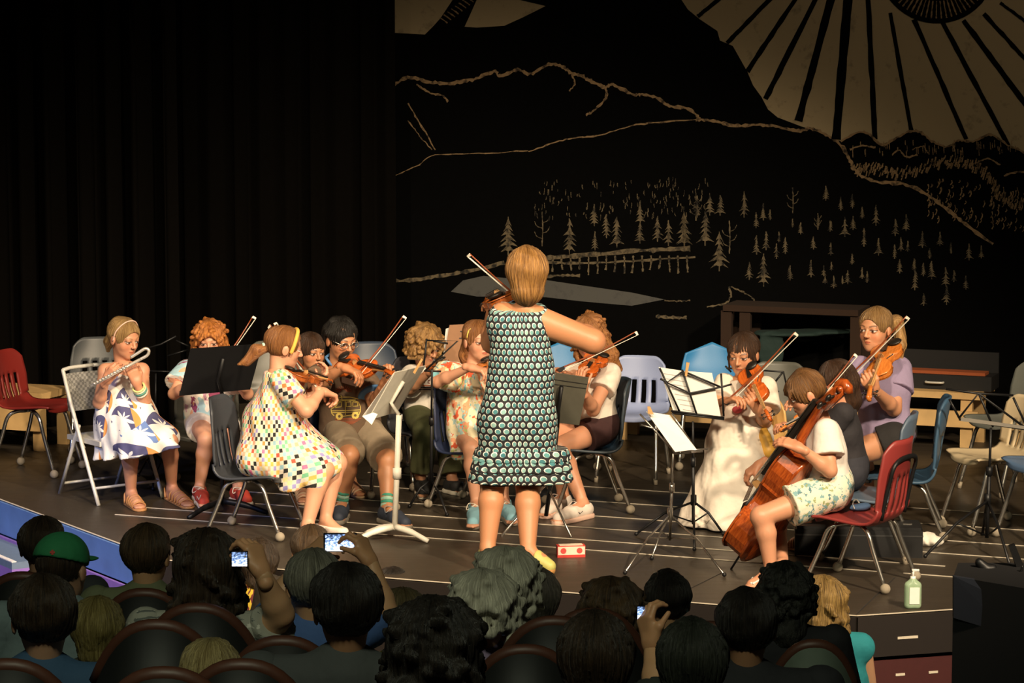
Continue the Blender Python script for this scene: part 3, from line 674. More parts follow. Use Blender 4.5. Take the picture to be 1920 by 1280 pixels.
for i in range(26):
    a = .35+i*.095; wline(mb, [(1757+70*math.cos(a), -68+70*math.sin(a)), (1757+96*math.cos(a), -68+96*math.sin(a)), (1757+103*math.cos(a), -68+103*math.sin(a))], 2.4, .011, .2)
for i in range(8): x, y = 888-i*7, 4+i*5.6; wline(mb, [(x-14, y-10), (x-5, y-4), (x, y)], 2.2, .010, .2)
mb.build('painted_ticks', LINEP, bd, False, W0)
mb = MB()
ridge = [c1(*p) for p in ((110, 500), (200, 450), (300, 470), (400, 485), (500, 475), (600, 455), (700, 415), (740, 440), (840, 405), (910, 430), (1020, 375), (1100, 390), (1150, 425), (1220, 445), (1290, 485), (1350, 505), (1390, 490), (1510, 550), (1560, 548), (1650, 570), (1720, 615), (1830, 630), (1890, 690))]+[c2(*p) for p in ((140, 650), (240, 662), (340, 685), (480, 680), (580, 692), (690, 712), (760, 700), (840, 735), (920, 790), (975, 880), (985, 925))]
wline(mb, ridge, 5.5, .006, 1.2); wline(mb, [c1(*p) for p in ((900, 880), (1080, 820), (1200, 795), (1300, 790), (1480, 735), (1600, 715), (1900, 690))], 2.5, .006)
for L, wd in ((((250, 490), (330, 540), (400, 555), (435, 590)), 3), (((1350, 510), (1350, 570), (1280, 640), (1235, 670)), 4), (((1150, 430), (1170, 480), (1140, 530)), 3), (((200, 600), (280, 730), (360, 870)), 2.5), (((100, 1030), (250, 965), (360, 900), (650, 890), (900, 872)), 1.6), (((200, 700), (270, 790), (340, 870)), 2)): wline(mb, [c1(*p) for p in L], wd, .006)
for L, wd in ((hill[::-1][1:]+[c2(1980, 880)], 4), ([c4(*p) for p in ((985, 40), (1040, 90), (1130, 120), (1260, 130), (1380, 180), (1500, 270), (1600, 350), (1750, 460))], 6), ([c2(*p) for p in ((1200, 845), (1240, 820), (1280, 855), (1340, 845))], 2.5), ([c2(*p) for p in ((1310, 815), (1370, 798), (1395, 835))], 2.5), ([c2(*p) for p in ((970, 815), (1030, 795), (1110, 805))], 3), ([c2(*p) for p in ((1660, 890), (1720, 865), (1790, 900))], 3), ([c2(*p) for p in ((1810, 960), (1860, 940), (1960, 935))], 4)): wline(mb, L, wd, .009)
band = curve([V(*c2(*p), 0) for p in ((1000, 915), (1100, 905), (1250, 930), (1400, 890), (1520, 870), (1640, 880), (1740, 960), (1800, 1060), (1940, 1110))], 14)
for i, p in enumerate(band):
    for k in range(2):
        x, y = p[0]+rnd.uniform(-4, 4), p[1]+rnd.uniform(-9, 9); l = rnd.uniform(5, 13); wline(mb, [(x, y), (x-1, y+l/2), (x-3, y+l)], rnd.uniform(1.5, 3), .010, .3)
for i in range(110):
    x = rnd.uniform(1740, 1930); y0 = 330+(x-1740)*.12; y = rnd.uniform(y0, y0+75); l = rnd.uniform(5, 15); wline(mb, [(x, y), (x+1, y+l/2), (x-2, y+l)], rnd.uniform(1, 2.2), .007, .3)
for i in range(60):
    x = rnd.uniform(1580, 1910); y = 262+rnd.uniform(0, 22); wline(mb, [(x, y), (x, y+4), (x+.5, y+rnd.uniform(6, 16))], 1.4, .010, .2)
mb.build('painted_lines', LINEP, bd, False, W0); mb = MB()
dk = [((90, 580), (250, 570), (400, 545), (560, 520), (760, 470)), ((1000, 445), (1200, 430), (1500, 405), (1700, 395), (1840, 390)), ((1010, 470), (1200, 475), (1500, 462), (1870, 440)), ((1000, 555), (1100, 545), (1200, 548))]
for L, wd in zip(dk, (6, 8, 4, 5)): wline(mb, [c3(*p) for p in L], wd, .006, .8)
for i in range(16): x = 1040+i*52; wline(mb, [c3(x, 430), c3(x+2, 470), c3(x+rnd.uniform(-8, 8), 500+rnd.uniform(0, 45))], 3, .006, .4)
wline(mb, [c3(1690, 690), c3(1760, 695), c3(1840, 692)], 3, .008); wline(mb, [c3(1640, 785), c3(1740, 790), c3(1820, 790)], 6, .008); wline(mb, [c4(190, 800), c4(290, 780), c4(320, 740), c4(310, 690)], 3, .006); wline(mb, [c4(320, 690), c4(390, 720), c4(445, 760), c4(450, 830)], 2.5, .006)
mb.build('painted_dock', TREEP, bd, False, W0)
mb = MB(); wpoly(mb, [c3(*p) for p in ((450, 640), (520, 575), (640, 548), (760, 560), (1000, 572), (1200, 602), (1500, 645), (1690, 685), (1500, 722), (1200, 695), (1000, 672), (600, 668))], .007); mb.build('painted_boat', GREYP, bd, False, W0)
def ptree(mb, x, y, h, bare=False):
    r = rnd
    if bare:
        wline(mb, [(x, y), (x+1, y+h/2), (x, y+h)], 2, .007, .3)
        for k in range(4): s_ = (-1)**k; yy = y+h*(.25+.15*k); wline(mb, [(x, yy+5), (x+s_*h*.15, yy+1), (x+s_*h*.22, yy-h*.12)], 1.3, .007, .2)
        return
    n = 6; 
    for k in range(n):
        yy = y+h*(.08+.80*k/n); w_ = h*(.05+.20*(k+1)/n)*r.uniform(.55, 1.3); x += r.uniform(-.6, .6)
        for s_ in (-1, 1): mb.add([onwall(x, yy-h*.06, .007), onwall(x+s_*w_, yy+h*.16*r.uniform(.8, 1.2), .007), onwall(x+s_*w_*.35, yy+h*.10, .007), onwall(x, yy+h*.13, .007)], [(0, 1, 2, 3)])
    wline(mb, [(x, y), (x, y+h/2), (x, y+h)], 1.8, .008, .2)
mb = MB()
for x, y, h in ((783, 205, 230), (1140, 215, 210), (1280, 130, 130), (1285, 290, 110), (1350, 190, 140), (1410, 205, 180), (1545, 110, 140), (1550, 240, 120), (1650, 200, 150), (1715, 225, 150), (1805, 175, 210), (1880, 80, 130)): ptree(mb, *c3(x, y), h/3.1)
for x, y, h in ((65, 280, 200), (185, 280, 200), (265, 190, 110), (205, 180, 120), (260, 390, 210), (395, 170, 150), (495, 235, 90), (460, 285, 90), (535, 270, 60), (840, 140, 85), (920, 200, 75), (980, 185, 85), (1035, 255, 65), (1112, 245, 115), (945, 310, 110), (985, 305, 80), (1048, 370, 105), (1125, 425, 95), (1220, 320, 95), (1278, 295, 100), (1368, 388, 90), (1462, 390, 80), (1248, 420, 80), (1215, 460, 80), (1290, 440, 60), (1405, 480, 60), (1520, 450, 60), (1620, 455, 95), (1685, 465, 70), (515, 390, 110), (460, 410, 100), (615, 420, 90), (570, 455, 90), (585, 390, 60), (768, 415, 80), (865, 450, 70), (655, 320, 50), (425, 555, 105), (500, 510, 180), (640, 575, 85), (755, 545, 90), (825, 575, 60), (835, 620, 60), (885, 630, 65), (960, 600, 80), (930, 630, 50), (1035, 585, 60), (1065, 605, 60), (1240, 540, 80), (1330, 600, 105), (1415, 550, 100), (1370, 560, 80), (1325, 535, 70), (1495, 585, 100), (1500, 680, 105), (1540, 600, 70), (1603, 630, 85), (1375, 725, 75), (985, 510, 60), (870, 555, 50), (800, 300, 70), (870, 330, 60), (700, 340, 70)): ptree(mb, *c4(x, y), h/2.91*rnd.uniform(.9, 1.05))
for x, y, h in ((313, 330, 180), (658, 150, 140), (130, 180, 150), (795, 290, 90)): ptree(mb, *c4(x, y), h/2.9, True)
ptree(mb, *c3(980, 175), 65, True)
for i in range(150): x, y = rnd.uniform(1000, 1330), rnd.uniform(330, 400); y += abs(x-1330)*.02; l = rnd.uniform(4, 12); wline(mb, [(x, y), (x, y+l/2), (x+rnd.uniform(-2, 2), y+l)], rnd.uniform(.8, 1.7), .006, .3)
mb.build('painted_trees', TREEP, bd, False, W0)
CURT = plain('black_velour', (.004, .0035, .003), .95, Specular_IOR_Level=0.)
def curtain(label, x0, x1, d, amp, nf, top=6.5, tilt=0.):
    a, b = D(x0, 640, d), D(x1, 640, d+tilt); vs, fs = [], []; n = nf*8; H_ = 13
    for i in range(n+1):
        t = i/n; p = a+(b-a)*t; ph = t*nf*6.283
        for k in range(H_):
            z = top*k/(H_-1); am = amp*(1-.25*k/H_)*(1+.4*math.sin(t*23)); vs.append(V(p[0]+am*.4*math.sin(ph*2+1), p[1]+am*math.sin(ph+.25*math.sin(z)), z))
    for i in range(n):
        for k in range(H_-1): q = i*H_+k; fs.append((q, q+H_, q+H_+1, q+1))
    o = mesh('stage_curtain', np.array(vs), fs, CURT, None, True); tag(o, label, 'curtain', 'black stage curtains'); return o
curtain('black side curtain hanging in soft folds behind the flute player', -260, 333, 20.2, .09, 11)
curtain('flat black curtain between the folded curtain and the painted backdrop', 318, 742, 21.3, .03, 9)
# ---------------------------------------------------------------- school chairs
def shell_color(c): 
    n = 'plastic_%d_%d_%d' % tuple(int(x*255) for x in c); return plain(n, c, .42, 0, .06, 200, .04)
def chair_mesh(peak=False, slots=True):
    prof = curve([V(0, y, z) for y, z in ((-.215, .405), (-.205, .438), (-.15, .447), (-.02, .437), (.09, .432), (.15, .452), (.185, .52), (.205, .61), (.228, .70), (.248, .79))], 4)
    n = len(prof); m = 25; vs, fs = [], []
    for i, p in enumerate(prof):
        t = i/(n-1); w_ = .20+.015*math.sin(t*math.pi) if t < .6 else .205-.035*((t-.6)/.4)**2
        if t < .12: w_ *= .86+.14*t/.12
        for j in range(m):
            s_ = -1+2*j/(m-1); y, z = p[1], p[2]; a = abs(s_)
            if t > .62: y -= .045*s_*s_*(t-.62)/.38+.02*s_*s_; z -= (.055*max(0, a-.55)**2/.2 if not peak else .07*a)*max(0, (t-.8)/.2)
            else: z += .018*a**3
            if t < .1: y += .03*a**3
            vs.append(V(s_*w_, y, z))
    for i in range(n-1):
        for j in range(m-1):
            t = (i+.5)/(n-1)
            if slots and .615 < t < .80 and j in (5, 6, 9, 10, 13, 14, 17, 18): continue
            fs.append((i*m+j, i*m+j+1, (i+1)*m+j+1, (i+1)*m+j))
    me = bpy.data.meshes.new('shell'); me.from_pydata([tuple(v) for v in vs], [], fs); me.update()
    me.polygons.foreach_set('use_smooth', np.ones(len(me.polygons), bool)); return me
SHELLS = {(p, s_): chair_mesh(p, s_) for p in (False, True) for s_ in (False, True)}
LEGM = {}
def leg_mesh(sx, sy, ball):
    k = (sx, sy)
    if k not in LEGM:
        P = curve([V(sx*.10, sy*.02, .415), V(sx*.15, sy*.07, .412), V(sx*.175, sy*.115, .375), V(sx*.185, sy*.15, .26), V(sx*.20, sy*.225, .03 if ball else .0)], 4)
        mb = MB().tube(P, .0125, 8); LEGM[k] = mb
    return LEGM[k]
CHAIRS = {}
def chair(px, py, yaw, c, label, k=1., peak=False, slots=True, ball=True, tube=False, leg=CHROME):
    g = G(px, py); r = thing('school_chair', label, 'chair', g, 'school chairs on the stage', math.radians(yaw)); r.scale = (k, k, k)
    me = SHELLS[(peak, slots)].copy(); me.materials.append(shell_color(c)); o = link(bpy.data.objects.new('seat_shell', me), r); md = o.modifiers.new('thick', 'SOLIDIFY'); md.thickness = .014
    for sx in (-1, 1):
        for sy in (-1, 1):
            l = leg_mesh(sx, sy, True).build('leg', leg, r, True)
            if ball: MB().ball(V(sx*.20, sy*.225, .027), .028, 12, 8).build('ball_glide', GLIDE, l, True)
            else: MB().tube([V(sx*.198, sy*.22, .04), V(sx*.20, sy*.226, .0)], .014, 8).build('leg_cap', GLIDE, l, True)
    MB().tube([V(-.12, 0, .418), V(.12, 0, .418)], .012, 6).build('seat_brace', leg, r, True)
    CHAIRS[label] = r
    if tube: MB().tube(curve([V(-.15, .175, .46), V(-.15, .212, .6), V(-.12, .245, .70), V(.12, .245, .70), V(.15, .212, .6), V(.15, .175, .46)], 5), .011, 8).build('back_tube', BLACKM, r, True)
    return r
MAROON, NAVY, GREY, LAV, BBLUE, TAN, RED, SLATE, ORNG = (.20, .018, .014), (.022, .032, .075), (.10, .10, .085), (.30, .36, .58), (.035, .22, .50), (.62, .50, .32), (.26, .035, .032), (.10, .14, .20), (.75, .45, .16)
chair(70, 884, 72, MAROON, 'maroon plastic chair standing empty at the far left by the wooden bench')
chair(190, 858, 8, (.055, .06, .065), 'dark grey plastic chair standing empty behind the girl with the flute')
chair(375, 912, 4, GREY, 'grey plastic chair under the curly red-haired girl', slots=False)
chair(470, 1004, 74, (.045, .05, .06), 'charcoal plastic chair under the girl in the multicoloured checked dress')
chair(520, 868, 8, GREY, 'grey plastic chair behind the girl in the checked dress', slots=False)
chair(668, 950, 22, NAVY, 'navy plastic chair under the boy with glasses')
chair(698, 880, 10, (.035, .05, .08), 'dark blue plastic chair standing empty behind the boy with glasses', slots=False, k=1.03)
chair(888, 950, 58, NAVY, 'navy plastic chair under the girl in the floral dress', k=.96)
chair(800, 908, 25, (.05, .05, .06), 'dark plastic chair under the curly-haired child in olive trousers')
chair(1106, 958, -82, (.03, .045, .06), 'dark blue-grey plastic chair under the girl in white trainers')
chair(1186, 896, -14, LAV, 'lavender-blue plastic chair standing empty left of the white music sheets', k=.97, ball=False)
chair(1332, 872, -5, BBLUE, 'bright blue chair with peaked back behind the white music sheets', peak=True, slots=False, k=1.0)
chair(1056, 872, 5, BBLUE, 'bright blue chair with peaked back behind the conductor\'s elbow', peak=True, slots=False, k=1.0)
chair(1448, 922, -14, GREY, 'grey plastic chair standing empty behind the girl in white', slots=False)
chair(1428, 972, -20, ORNG, 'tan orange plastic chair under the girl in the white dress', slots=False, k=.88)
chair(1618, 1054, -104, SLATE, 'slate blue plastic chair just behind the red chair', slots=True, ball=False, k=1.02)
chair(1692, 1004, -98, (.045, .10, .17), 'blue plastic chair under the teenager in the lavender shirt', k=1.02)
chair(1596, 1100, -121, RED, 'red plastic chair with dark back tube under the cello player', tube=True)
chair(1856, 990, -72, TAN, 'cream plastic chair with slotted back standing empty on the right', k=.97)
chair(1968, 1012, -66, (.10, .17, .30), 'blue plastic chair cut off by the right edge in front of the cream chair')
chair(1890, 918, -60, (.17, .18, .16), 'grey plastic chair behind the cream chair', ball=False, slots=False)
# metal folding chair of the flute player
g = G(207, 930); fc = thing('folding_chair', 'beige metal folding chair with patterned padded back under the flute player', 'chair', g, None, math.radians(38))
for sx in (-1, 1):
    MB().tube(curve([V(sx*.225, -.25, .0), V(sx*.225, -.02, .42), V(sx*.215, .16, .74), V(sx*.19, .185, .79), V(0, .19, .80)], 6), .0125, 8).build('front_frame', STEEL, fc, True)
    MB().tube([V(sx*.20, .28, .0), V(sx*.20, .02, .46)], .012, 8).build('rear_leg', STEEL, fc, True)
    MB().tube([V(sx*.21, -.06, .33), V(sx*.205, .08, .47)], .008, 6).build('hinge_bar', STEEL, fc, True)
MB().tube([V(-.2, .245, .07), V(.2, .245, .07)], .009, 6).build('cross_bar', STEEL, fc, True); MB().tube([V(-.225, -.20, .1), V(.225, -.20, .1)], .009, 6).build('cross_bar', STEEL, fc, True)
MB().box(V(0, -.03, .372), (.40, .40, .03)).build('seat', STEEL, fc)
t = NT('patterned_vinyl'); ck = t.n('TexChecker', {'Vector': t.obj(), 'Scale': 60.}); t.bump(ck.outputs[1], .4, .004); PADM = t.done(t.mix(ck.outputs[1], (.16, .155, .145), (.30, .29, .27)), .6)
P = [V(.20*s_, .135+.03*(zz-.55)/.2+.03*(1-(s_)**2), zz) for zz in (.53, .60, .68, .76) for s_ in np.linspace(-1, 1, 9)]; mb = MB().add(P+[p+V(0, .02, 0) for p in P], [(i*9+j, i*9+j+1, i*9+j+10, i*9+j+9) for i in range(3) for j in range(8)]+[(36+i*9+j+9, 36+i*9+j+10, 36+i*9+j+1, 36+i*9+j) for i in range(3) for j in range(8)]); mb.build('back_pad', PADM, fc, True)
# ---------------------------------------------------------------- benches, cases and small things at the back
def bench(label, p0, p1, z, depth, legs, low=None, m=WOODB):
    a, b = np.array(p0), np.array(p1); d = nrm(b-a); n = V(-d[1], d[0], 0); base = V(a[0], a[1], 0); r = thing('wooden_bench', label, 'bench', base, 'plank benches along the backdrop'); B = np.stack([d, n, V(0, 0, 1)], 1); L = np.linalg.norm((b-a)[:2])
    c = (a+b)/2; MB().box(V(c[0], c[1], z-.022)+n*depth/2, (L, depth, .044), B).build('top_plank', m, r, False, base)
    for t in legs:
        for k in (.04, depth-.04): p = a+d*(t*L)+n*k; MB().box(V(p[0], p[1], (z-.044)/2), (.08, .045, z-.044), B).build('leg', m, r, False, base)
    if low: MB().box(V(c[0], c[1], low[0])+n*.0, (L*.98, .03, low[1]), B).build('front_board', m, r, False, base)
    return r
pr = G(1668, 838); bench('long pine bench with front board behind the teenager on the right', pr-EX*.6, pr+EX*.62, .40, .5, (.02, .92), (.22, .11))
bench('pine bench behind the cream chair', pr+EX*.80+EY*.1, pr+EX*1.9+EY*.1, .38, .45, (.05, .95), (.2, .1))
pm = Z(1238, 795, .13); bench('long low pine bench behind the lavender and bright blue chairs', pm-EX*.35, pm+EX*1.25, .20, .35, (.03, .97))
pl = G(68, 846); bench('short pine bench behind the maroon chair', pl-EX*1.0, pl+EX*.06, .40, .4, (.05, .95), (.24, .2))
pt = D(1355, 625, 20.3); bench('tall pine frame bench in the dark behind the girl in white', V(pt[0], pt[1], 0), V(pt[0], pt[1], 0)+EX*1.0, .86, .35, (.02, .16, .98), None, plain('shaded_pine', (.028, .012, .005), .9))  # pine colour darkened to stand for the shade at the back
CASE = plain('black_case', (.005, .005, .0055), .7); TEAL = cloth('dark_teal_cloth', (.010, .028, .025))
def case(label, c, size, rz=0., lining=None):
    r = thing('instrument_case', label, 'case', (c[0], c[1], c[2]), 'instrument cases', rz); lx, ly, lz = size
    MB().box(V(0, 0, lz/2), size).build('shell', CASE, r)
    if lining: MB().box(V(0, -.02, lz+.01), (lx*.86, ly*.5, .02)).build('lining', lining, r); MB().box(V(0, ly*.45, lz+.07), (lx, .02, .14)).build('lid', CASE, r)
    MB().tube(curve([V(-.06, -ly/2, lz*.5), V(-.05, -ly/2-.03, lz*.5), V(.05, -ly/2-.03, lz*.5), V(.06, -ly/2, lz*.5)], 4), .008, 6).build('handle', STEEL, r, True)
    return r
c_ = pr+EX*.28+EY*.25; case('open black violin case with orange lining on the pine bench', V(c_[0], c_[1], .40), (.78, .26, .10), -ANG, plain('orange_lining', (.35, .08, .02), .8))
c_ = pr+EX*1.3+EY*.35; case('black violin case on the bench behind the cream chair', V(c_[0], c_[1], .38), (.75, .26, .13), -ANG)
c_ = pm+EX*.42+EY*.18; case('open black case with red lining between the lavender and blue chairs', V(c_[0], c_[1], .20), (.6, .25, .12), -ANG, plain('red_lining', (.28, .04, .02), .8))
c_ = (G(1480, 1040)+G(1714, 1048))/2+EY*.14; c_[2] = 0
r = thing('floor_case', 'long low black instrument case lying on the floor behind the red chair', 'case', c_, 'instrument cases', -math.radians(5)); mb = MB().box(V(0, 0, .075), (.70, .26, .15)); mb.box(V(0, 0, .158), (.68, .24, .016)); mb.build('shell', CASE, r); MB().box(V(0, 0, .12), (.704, .264, .008)).build('seam', plain('zip', (.04, .04, .04), .4), r); MB().box(V(.27, -.02, .168), (.05, .012, .006)).build('latch', CHROME, r)
# draped teal cloth on the tall bench
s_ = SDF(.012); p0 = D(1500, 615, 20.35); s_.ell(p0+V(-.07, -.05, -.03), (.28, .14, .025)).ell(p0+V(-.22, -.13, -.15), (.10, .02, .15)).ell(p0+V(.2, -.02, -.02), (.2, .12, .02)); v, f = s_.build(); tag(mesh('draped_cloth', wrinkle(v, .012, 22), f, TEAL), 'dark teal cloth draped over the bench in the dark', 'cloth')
# white cloth on the floor
s_ = SDF(.006); p0 = G(1738, 1022); s_.ell(p0+V(-.02, .02, .035), (.08, .06, .04)).ell(p0+V(.035, -.005, .03), (.055, .06, .03)).cap(p0+V(-.09, 0, .03), p0+V(.06, -.03, .02), .022).plane((0, 0, .001), (0, 0, -1)); v, f = s_.build(); tag(mesh('white_cloth', wrinkle(v, .008, 60), f, cloth('white_towel', (.85, .8, .7))), 'crumpled white cloth at the end of the long black case', 'cloth')
# hand sanitizer
p0 = G(1711, 1140); r = thing('sanitizer_bottle', 'clear pump bottle of green hand sanitizer at the stage edge', 'bottle', p0)
GEL = plain('green_gel', (.50, .68, .46), .15, 0, .05, Transmission_Weight=.4)
s_ = SDF(.004); s_.cap((-.018, 0, .02), (-.018, 0, .115), .026).cap((.018, 0, .02), (.018, 0, .115), .026).cap((0, 0, .12), (0, 0, .145), .016).plane((0, 0, .001), (0, 0, -1)); v, f = s_.build(); mesh('bottle_body', v, f, GEL, r)
MB().box(V(.005, -.0275, .07), (.05, .003, .085)).build('label_sticker', PAPER, r); MB().tube([V(0, 0, .14), V(0, 0, .165)], .014, 10).tube([V(0, 0, .165), V(0, 0, .19)], .006, 8).tube([V(0, 0, .19), V(-.006, 0, .196), V(.03, 0, .194)], .007, 8).build('pump', plain('white_plastic', (.8, .78, .74), .4), r, True)
# red and white box
p0 = G(1070, 1043); r = thing('small_box', 'small red and white printed carton lying on the floor beside the conductor', 'box', p0, None, math.radians(8)); bx_ = MB().box(V(0, 0, .033), (.155, .055, .066)).build('carton', plain('red_carton', (.62, .05, .04), .5), r)
MB().box(V(0, -.028, .038), (.15, .002, .045)).build('printed_band', plain('cream_print', (.80, .66, .52), .6), r); MB().box(V(0, 0, .0672), (.13, .05, .002)).build('printed_band', MATS['cream_print'], r)
for x in (-.045, .045): MB().tube([V(x, -.0285, .038), V(x, -.0305, .038)], .016, 14).build('printed_disc', plain('red_print', (.7, .07, .06), .6), r)
# blue face mask on the red chair
q = Z(1609, 951, .375); s_ = SDF(.006); s_.ell(q, (.05, .03, .018)).ell(q+V(.04, .01, .008), (.03, .03, .015)); v, f = s_.build(); r = thing('face_mask', 'blue cloth face mask with white loop lying on the red chair', 'mask', q); mesh('mask_cloth', v, f, cloth('mask_blue', (.12, .22, .42)), r, off=q); MB().tube(curve([p-q for p in (Z(1602, 953, .38), Z(1599, 943, .39), Z(1605, 936, .39), Z(1611, 942, .39))], 5), .004, 6).build('ear_loop', PAPER, r, True)
# ---------------------------------------------------------------- music stands
def sticks(r, base, name, lines, rad, m):
    for L in lines: MB().tube([np.asarray(p) for p in L], rad, 7).build(name, m, r, True, base)
def plate_(name, pts, th, m, parent, base):
    n = nrm(np.cross(pts[1]-pts[0], pts[3]-pts[0])); return MB().prism(pts, n*th).build(name, m, parent, False, base)
def stand(label, desk, pole, foot, m, base=None, rad=.013, deskm=None, lip=True, legs=(0, 120, 240), rl=.28, cat='music stand'):
    b = G(*foot); r = thing('music_stand', label, cat, b, 'music stands on the stage')
    d = [D(*q) for q in desk]; dk = plate_('desk', d, .006, deskm or m, r, b)
    c = sum(d)/4; top = D(*pole); n = nrm(np.cross(d[1]-d[0], d[3]-d[0])); mid = (d[2]+d[3])/2*.7+(d[0]+d[1])/2*.3
    if lip: u_ = nrm(d[2]-d[3]); L = np.linalg.norm(d[2]-d[3]); v_ = nrm(np.cross(u_, nrm(d[0]-d[3]))); s_ = 1 if v_[1] > 0 else -1; plate_('lip', [d[3], d[2], d[2]+v_*s_*.05, d[3]+v_*s_*.05], .004, deskm or m, dk, b)
    MB().tube([(d[0]+d[1])/2*.75+(d[2]+d[3])/2*.25+V(0, -.012, 0), mid+V(0, -.014, 0), top], .012, 8).build('neck', m, r, True, b)
    MB().tube([top, top*.55+b*.45, V(b[0], b[1], .06)], rad, 10).build('pole', m, r, True, b); MB().tube([top*.55+b*.45+V(0, 0, .02), top*.55+b*.45-V(0, 0, .04)], rad*1.5, 10).build('collar', m, r, True, b)
    for a in legs:
        a = math.radians(a); e = V(math.sin(a), -math.cos(a), 0); MB().tube(curve([V(0, 0, .075)+e*.01, V(0, 0, .055)+e*rl*.5, V(0, 0, .012)+e*rl], 4), [.019]*5+[.016]*3+[.013], 8).build('leg', m, r, True)
    return r, dk
WHITEM = plain('white_enamel', (.80, .76, .66), .45)
stand('black music stand with solid desk in front of the curly red-haired girl', ((357, 654, 16.62), (492, 645, 16.62), (469, 730, 16.76), (336, 742, 16.76)), (417, 740, 16.72), (417, 962), BLACKM, legs=(80, 186, 320))
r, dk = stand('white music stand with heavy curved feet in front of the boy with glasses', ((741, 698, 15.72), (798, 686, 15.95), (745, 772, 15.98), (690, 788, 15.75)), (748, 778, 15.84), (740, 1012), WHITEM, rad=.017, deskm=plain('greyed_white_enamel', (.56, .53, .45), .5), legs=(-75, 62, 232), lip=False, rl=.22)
dkb = r.location; sh_ = MB(); pts = [D(738, 700, 15.8), D(796, 688, 16.03), D(742, 775, 16.06), D(680, 780, 15.8)]; plate_('sheet_music', pts, .002, PAPER, r, np.array(dkb)); plate_('tray_flap', [D(679, 780, 15.7), D(700, 773, 15.72), D(708, 776, 15.72), D(697, 796, 15.7)], .004, WHITEM, r, np.array(dkb))
MB().prism([D(774, 698, 15.7), D(790, 672, 15.7), D(793, 674, 15.7), D(778, 701, 15.7)], V(0, .012, 0)).build('clothespin', MAPLE, r, False, np.array(dkb))
r5, dk5 = stand('black music stand with grey lettered desk behind the conductor', ((1008, 694, 16.02), (1104, 708, 16.0), (1086, 797, 16.12), (1000, 787, 16.14)), (1045, 800, 16.1), (1024, 985), BLACKM, deskm=plain('grey_desk', (.13, .125, .095), .5), legs=())
b5 = np.array(r5.location); decal(dk5, [[(1028, 705), (1028, 699), (1030, 697)], [(1026, 701), (1031, 701)], [(1033, 702), (1036, 701.5), (1035, 699.5), (1033, 701), (1034, 704), (1036, 704)], [(1038, 705), (1038, 700)], [(1038, 701.5), (1041, 700)]], 1.4, PAPER, 'lettering', .002)
decal(dk5, [[(1004, 706), (1101, 720)], [(1002, 715), (1099, 728)]], 1.5, INK, 'desk_groove', .002)
sticks(r5, b5, 'leg', [[D(1045, 800, 16.1), D(1027, 880, 16.1), V(b5[0], b5[1], .25)], [V(b5[0], b5[1], .25), G(1071, 1007)], [V(b5[0], b5[1], .25), G(940, 1005)], [V(b5[0], b5[1], .25), G(990, 952)]], .007, CHROME)
def wire_stand(label, foot, zt, m, legs, desk, sheets=(), hub=.18, rad=.008, pin=None, staff=None, top=None):
    b = G(*foot); r = thing('music_stand', label, 'music stand', b, 'music stands on the stage'); tp = V(b[0], b[1], zt) if top is None else D(*top)
    sticks(r, b, 'pole', [[V(b[0], b[1], .05), V(b[0], b[1], .05)*.4+tp*.6]], rad*1.25, m); sticks(r, b, 'pole', [[V(b[0], b[1], .05)*.45+tp*.55, tp]], rad*.85, m)
    MB().tube([V(b[0], b[1], hub+.04), V(b[0], b[1], hub-.02)], rad*2.2, 8).build('hub', m, r, True, b); MB().tube([V(b[0], b[1], .05)*.4+tp*.6+V(0, 0, .03), V(b[0], b[1], .05)*.4+tp*.6-V(0, 0, .02)], rad*2, 8).build('collar', m, r, True, b)
    for l in legs:
        e = G(*l); h = V(b[0], b[1], hub); k = h*.5+e*.5+V(0, 0, .035); MB().tube([h, k, e+V(0, 0, .012)], rad*.9, 7).build('leg', m, r, True, b); MB().tube([k, V(b[0], b[1], .06)], rad*.6, 6).build('strut', m, r, True, b); MB().ball(e+V(0, 0, .012), .012, 8, 6).build('rubber_foot', BLACKM, r, True, b)
    sticks(r, b, 'desk_bar', [[D(*p) for p in L] for L in desk], rad*.75, m)
    for i, s_ in enumerate(sheets):
        o = plate_('sheet_music', [D(*p) for p in s_], .0015, PAPER, r, b)
        if staff and i == 0: decal(o, staff, 1.3, plain('printed_notes', (.42, .38, .38), .8), 'printed_notes', .0015)
    if pin: MB().prism([D(*p) for p in pin], V(0, .012, 0)).build('clothespin', MAPLE, r, False, b)
    return r
d6 = 15.92
stf = [[(1244+i*5.2, 700+i*9.6), (1288+i*4.6, 707+i*9.6)] for i in range(8)]
wire_stand('black wire music stand holding two white sheets with a clothespin', (1300, 998), .78, BLACKM, ((1193, 1004), (1302, 1033), (1356, 1004)), [[(1237, 690, d6), (1274, 771, d6)], [(1352, 700, d6), (1357, 780, d6)], [(1279, 693, d6), (1306, 776, d6)], [(1282, 695, d6), (1250, 717, d6), (1294, 737, d6), (1354, 725, d6), (1372, 720, d6)], [(1284, 697, d6), (1350, 725, d6)], [(1238, 710, d6), (1252, 717, d6)], [(1258, 770, d6), (1358, 783, d6)], [(1260, 774, d6), (1358, 786, d6)]],
    [[(1235, 688, d6+.02), (1280, 695, d6+.02), (1305, 777, d6+.02), (1262, 769, d6+.02)], [(1280, 695, d6+.02), (1335, 699, d6+.02), (1352, 782, d6+.02), (1306, 777, d6+.02)]], pin=((1284, 704, d6-.02), (1287, 679, d6-.02), (1293, 680, d6-.02), (1288, 706, d6-.02)), staff=stf, top=(1299, 790, d6+.03))
d7 = 15.35
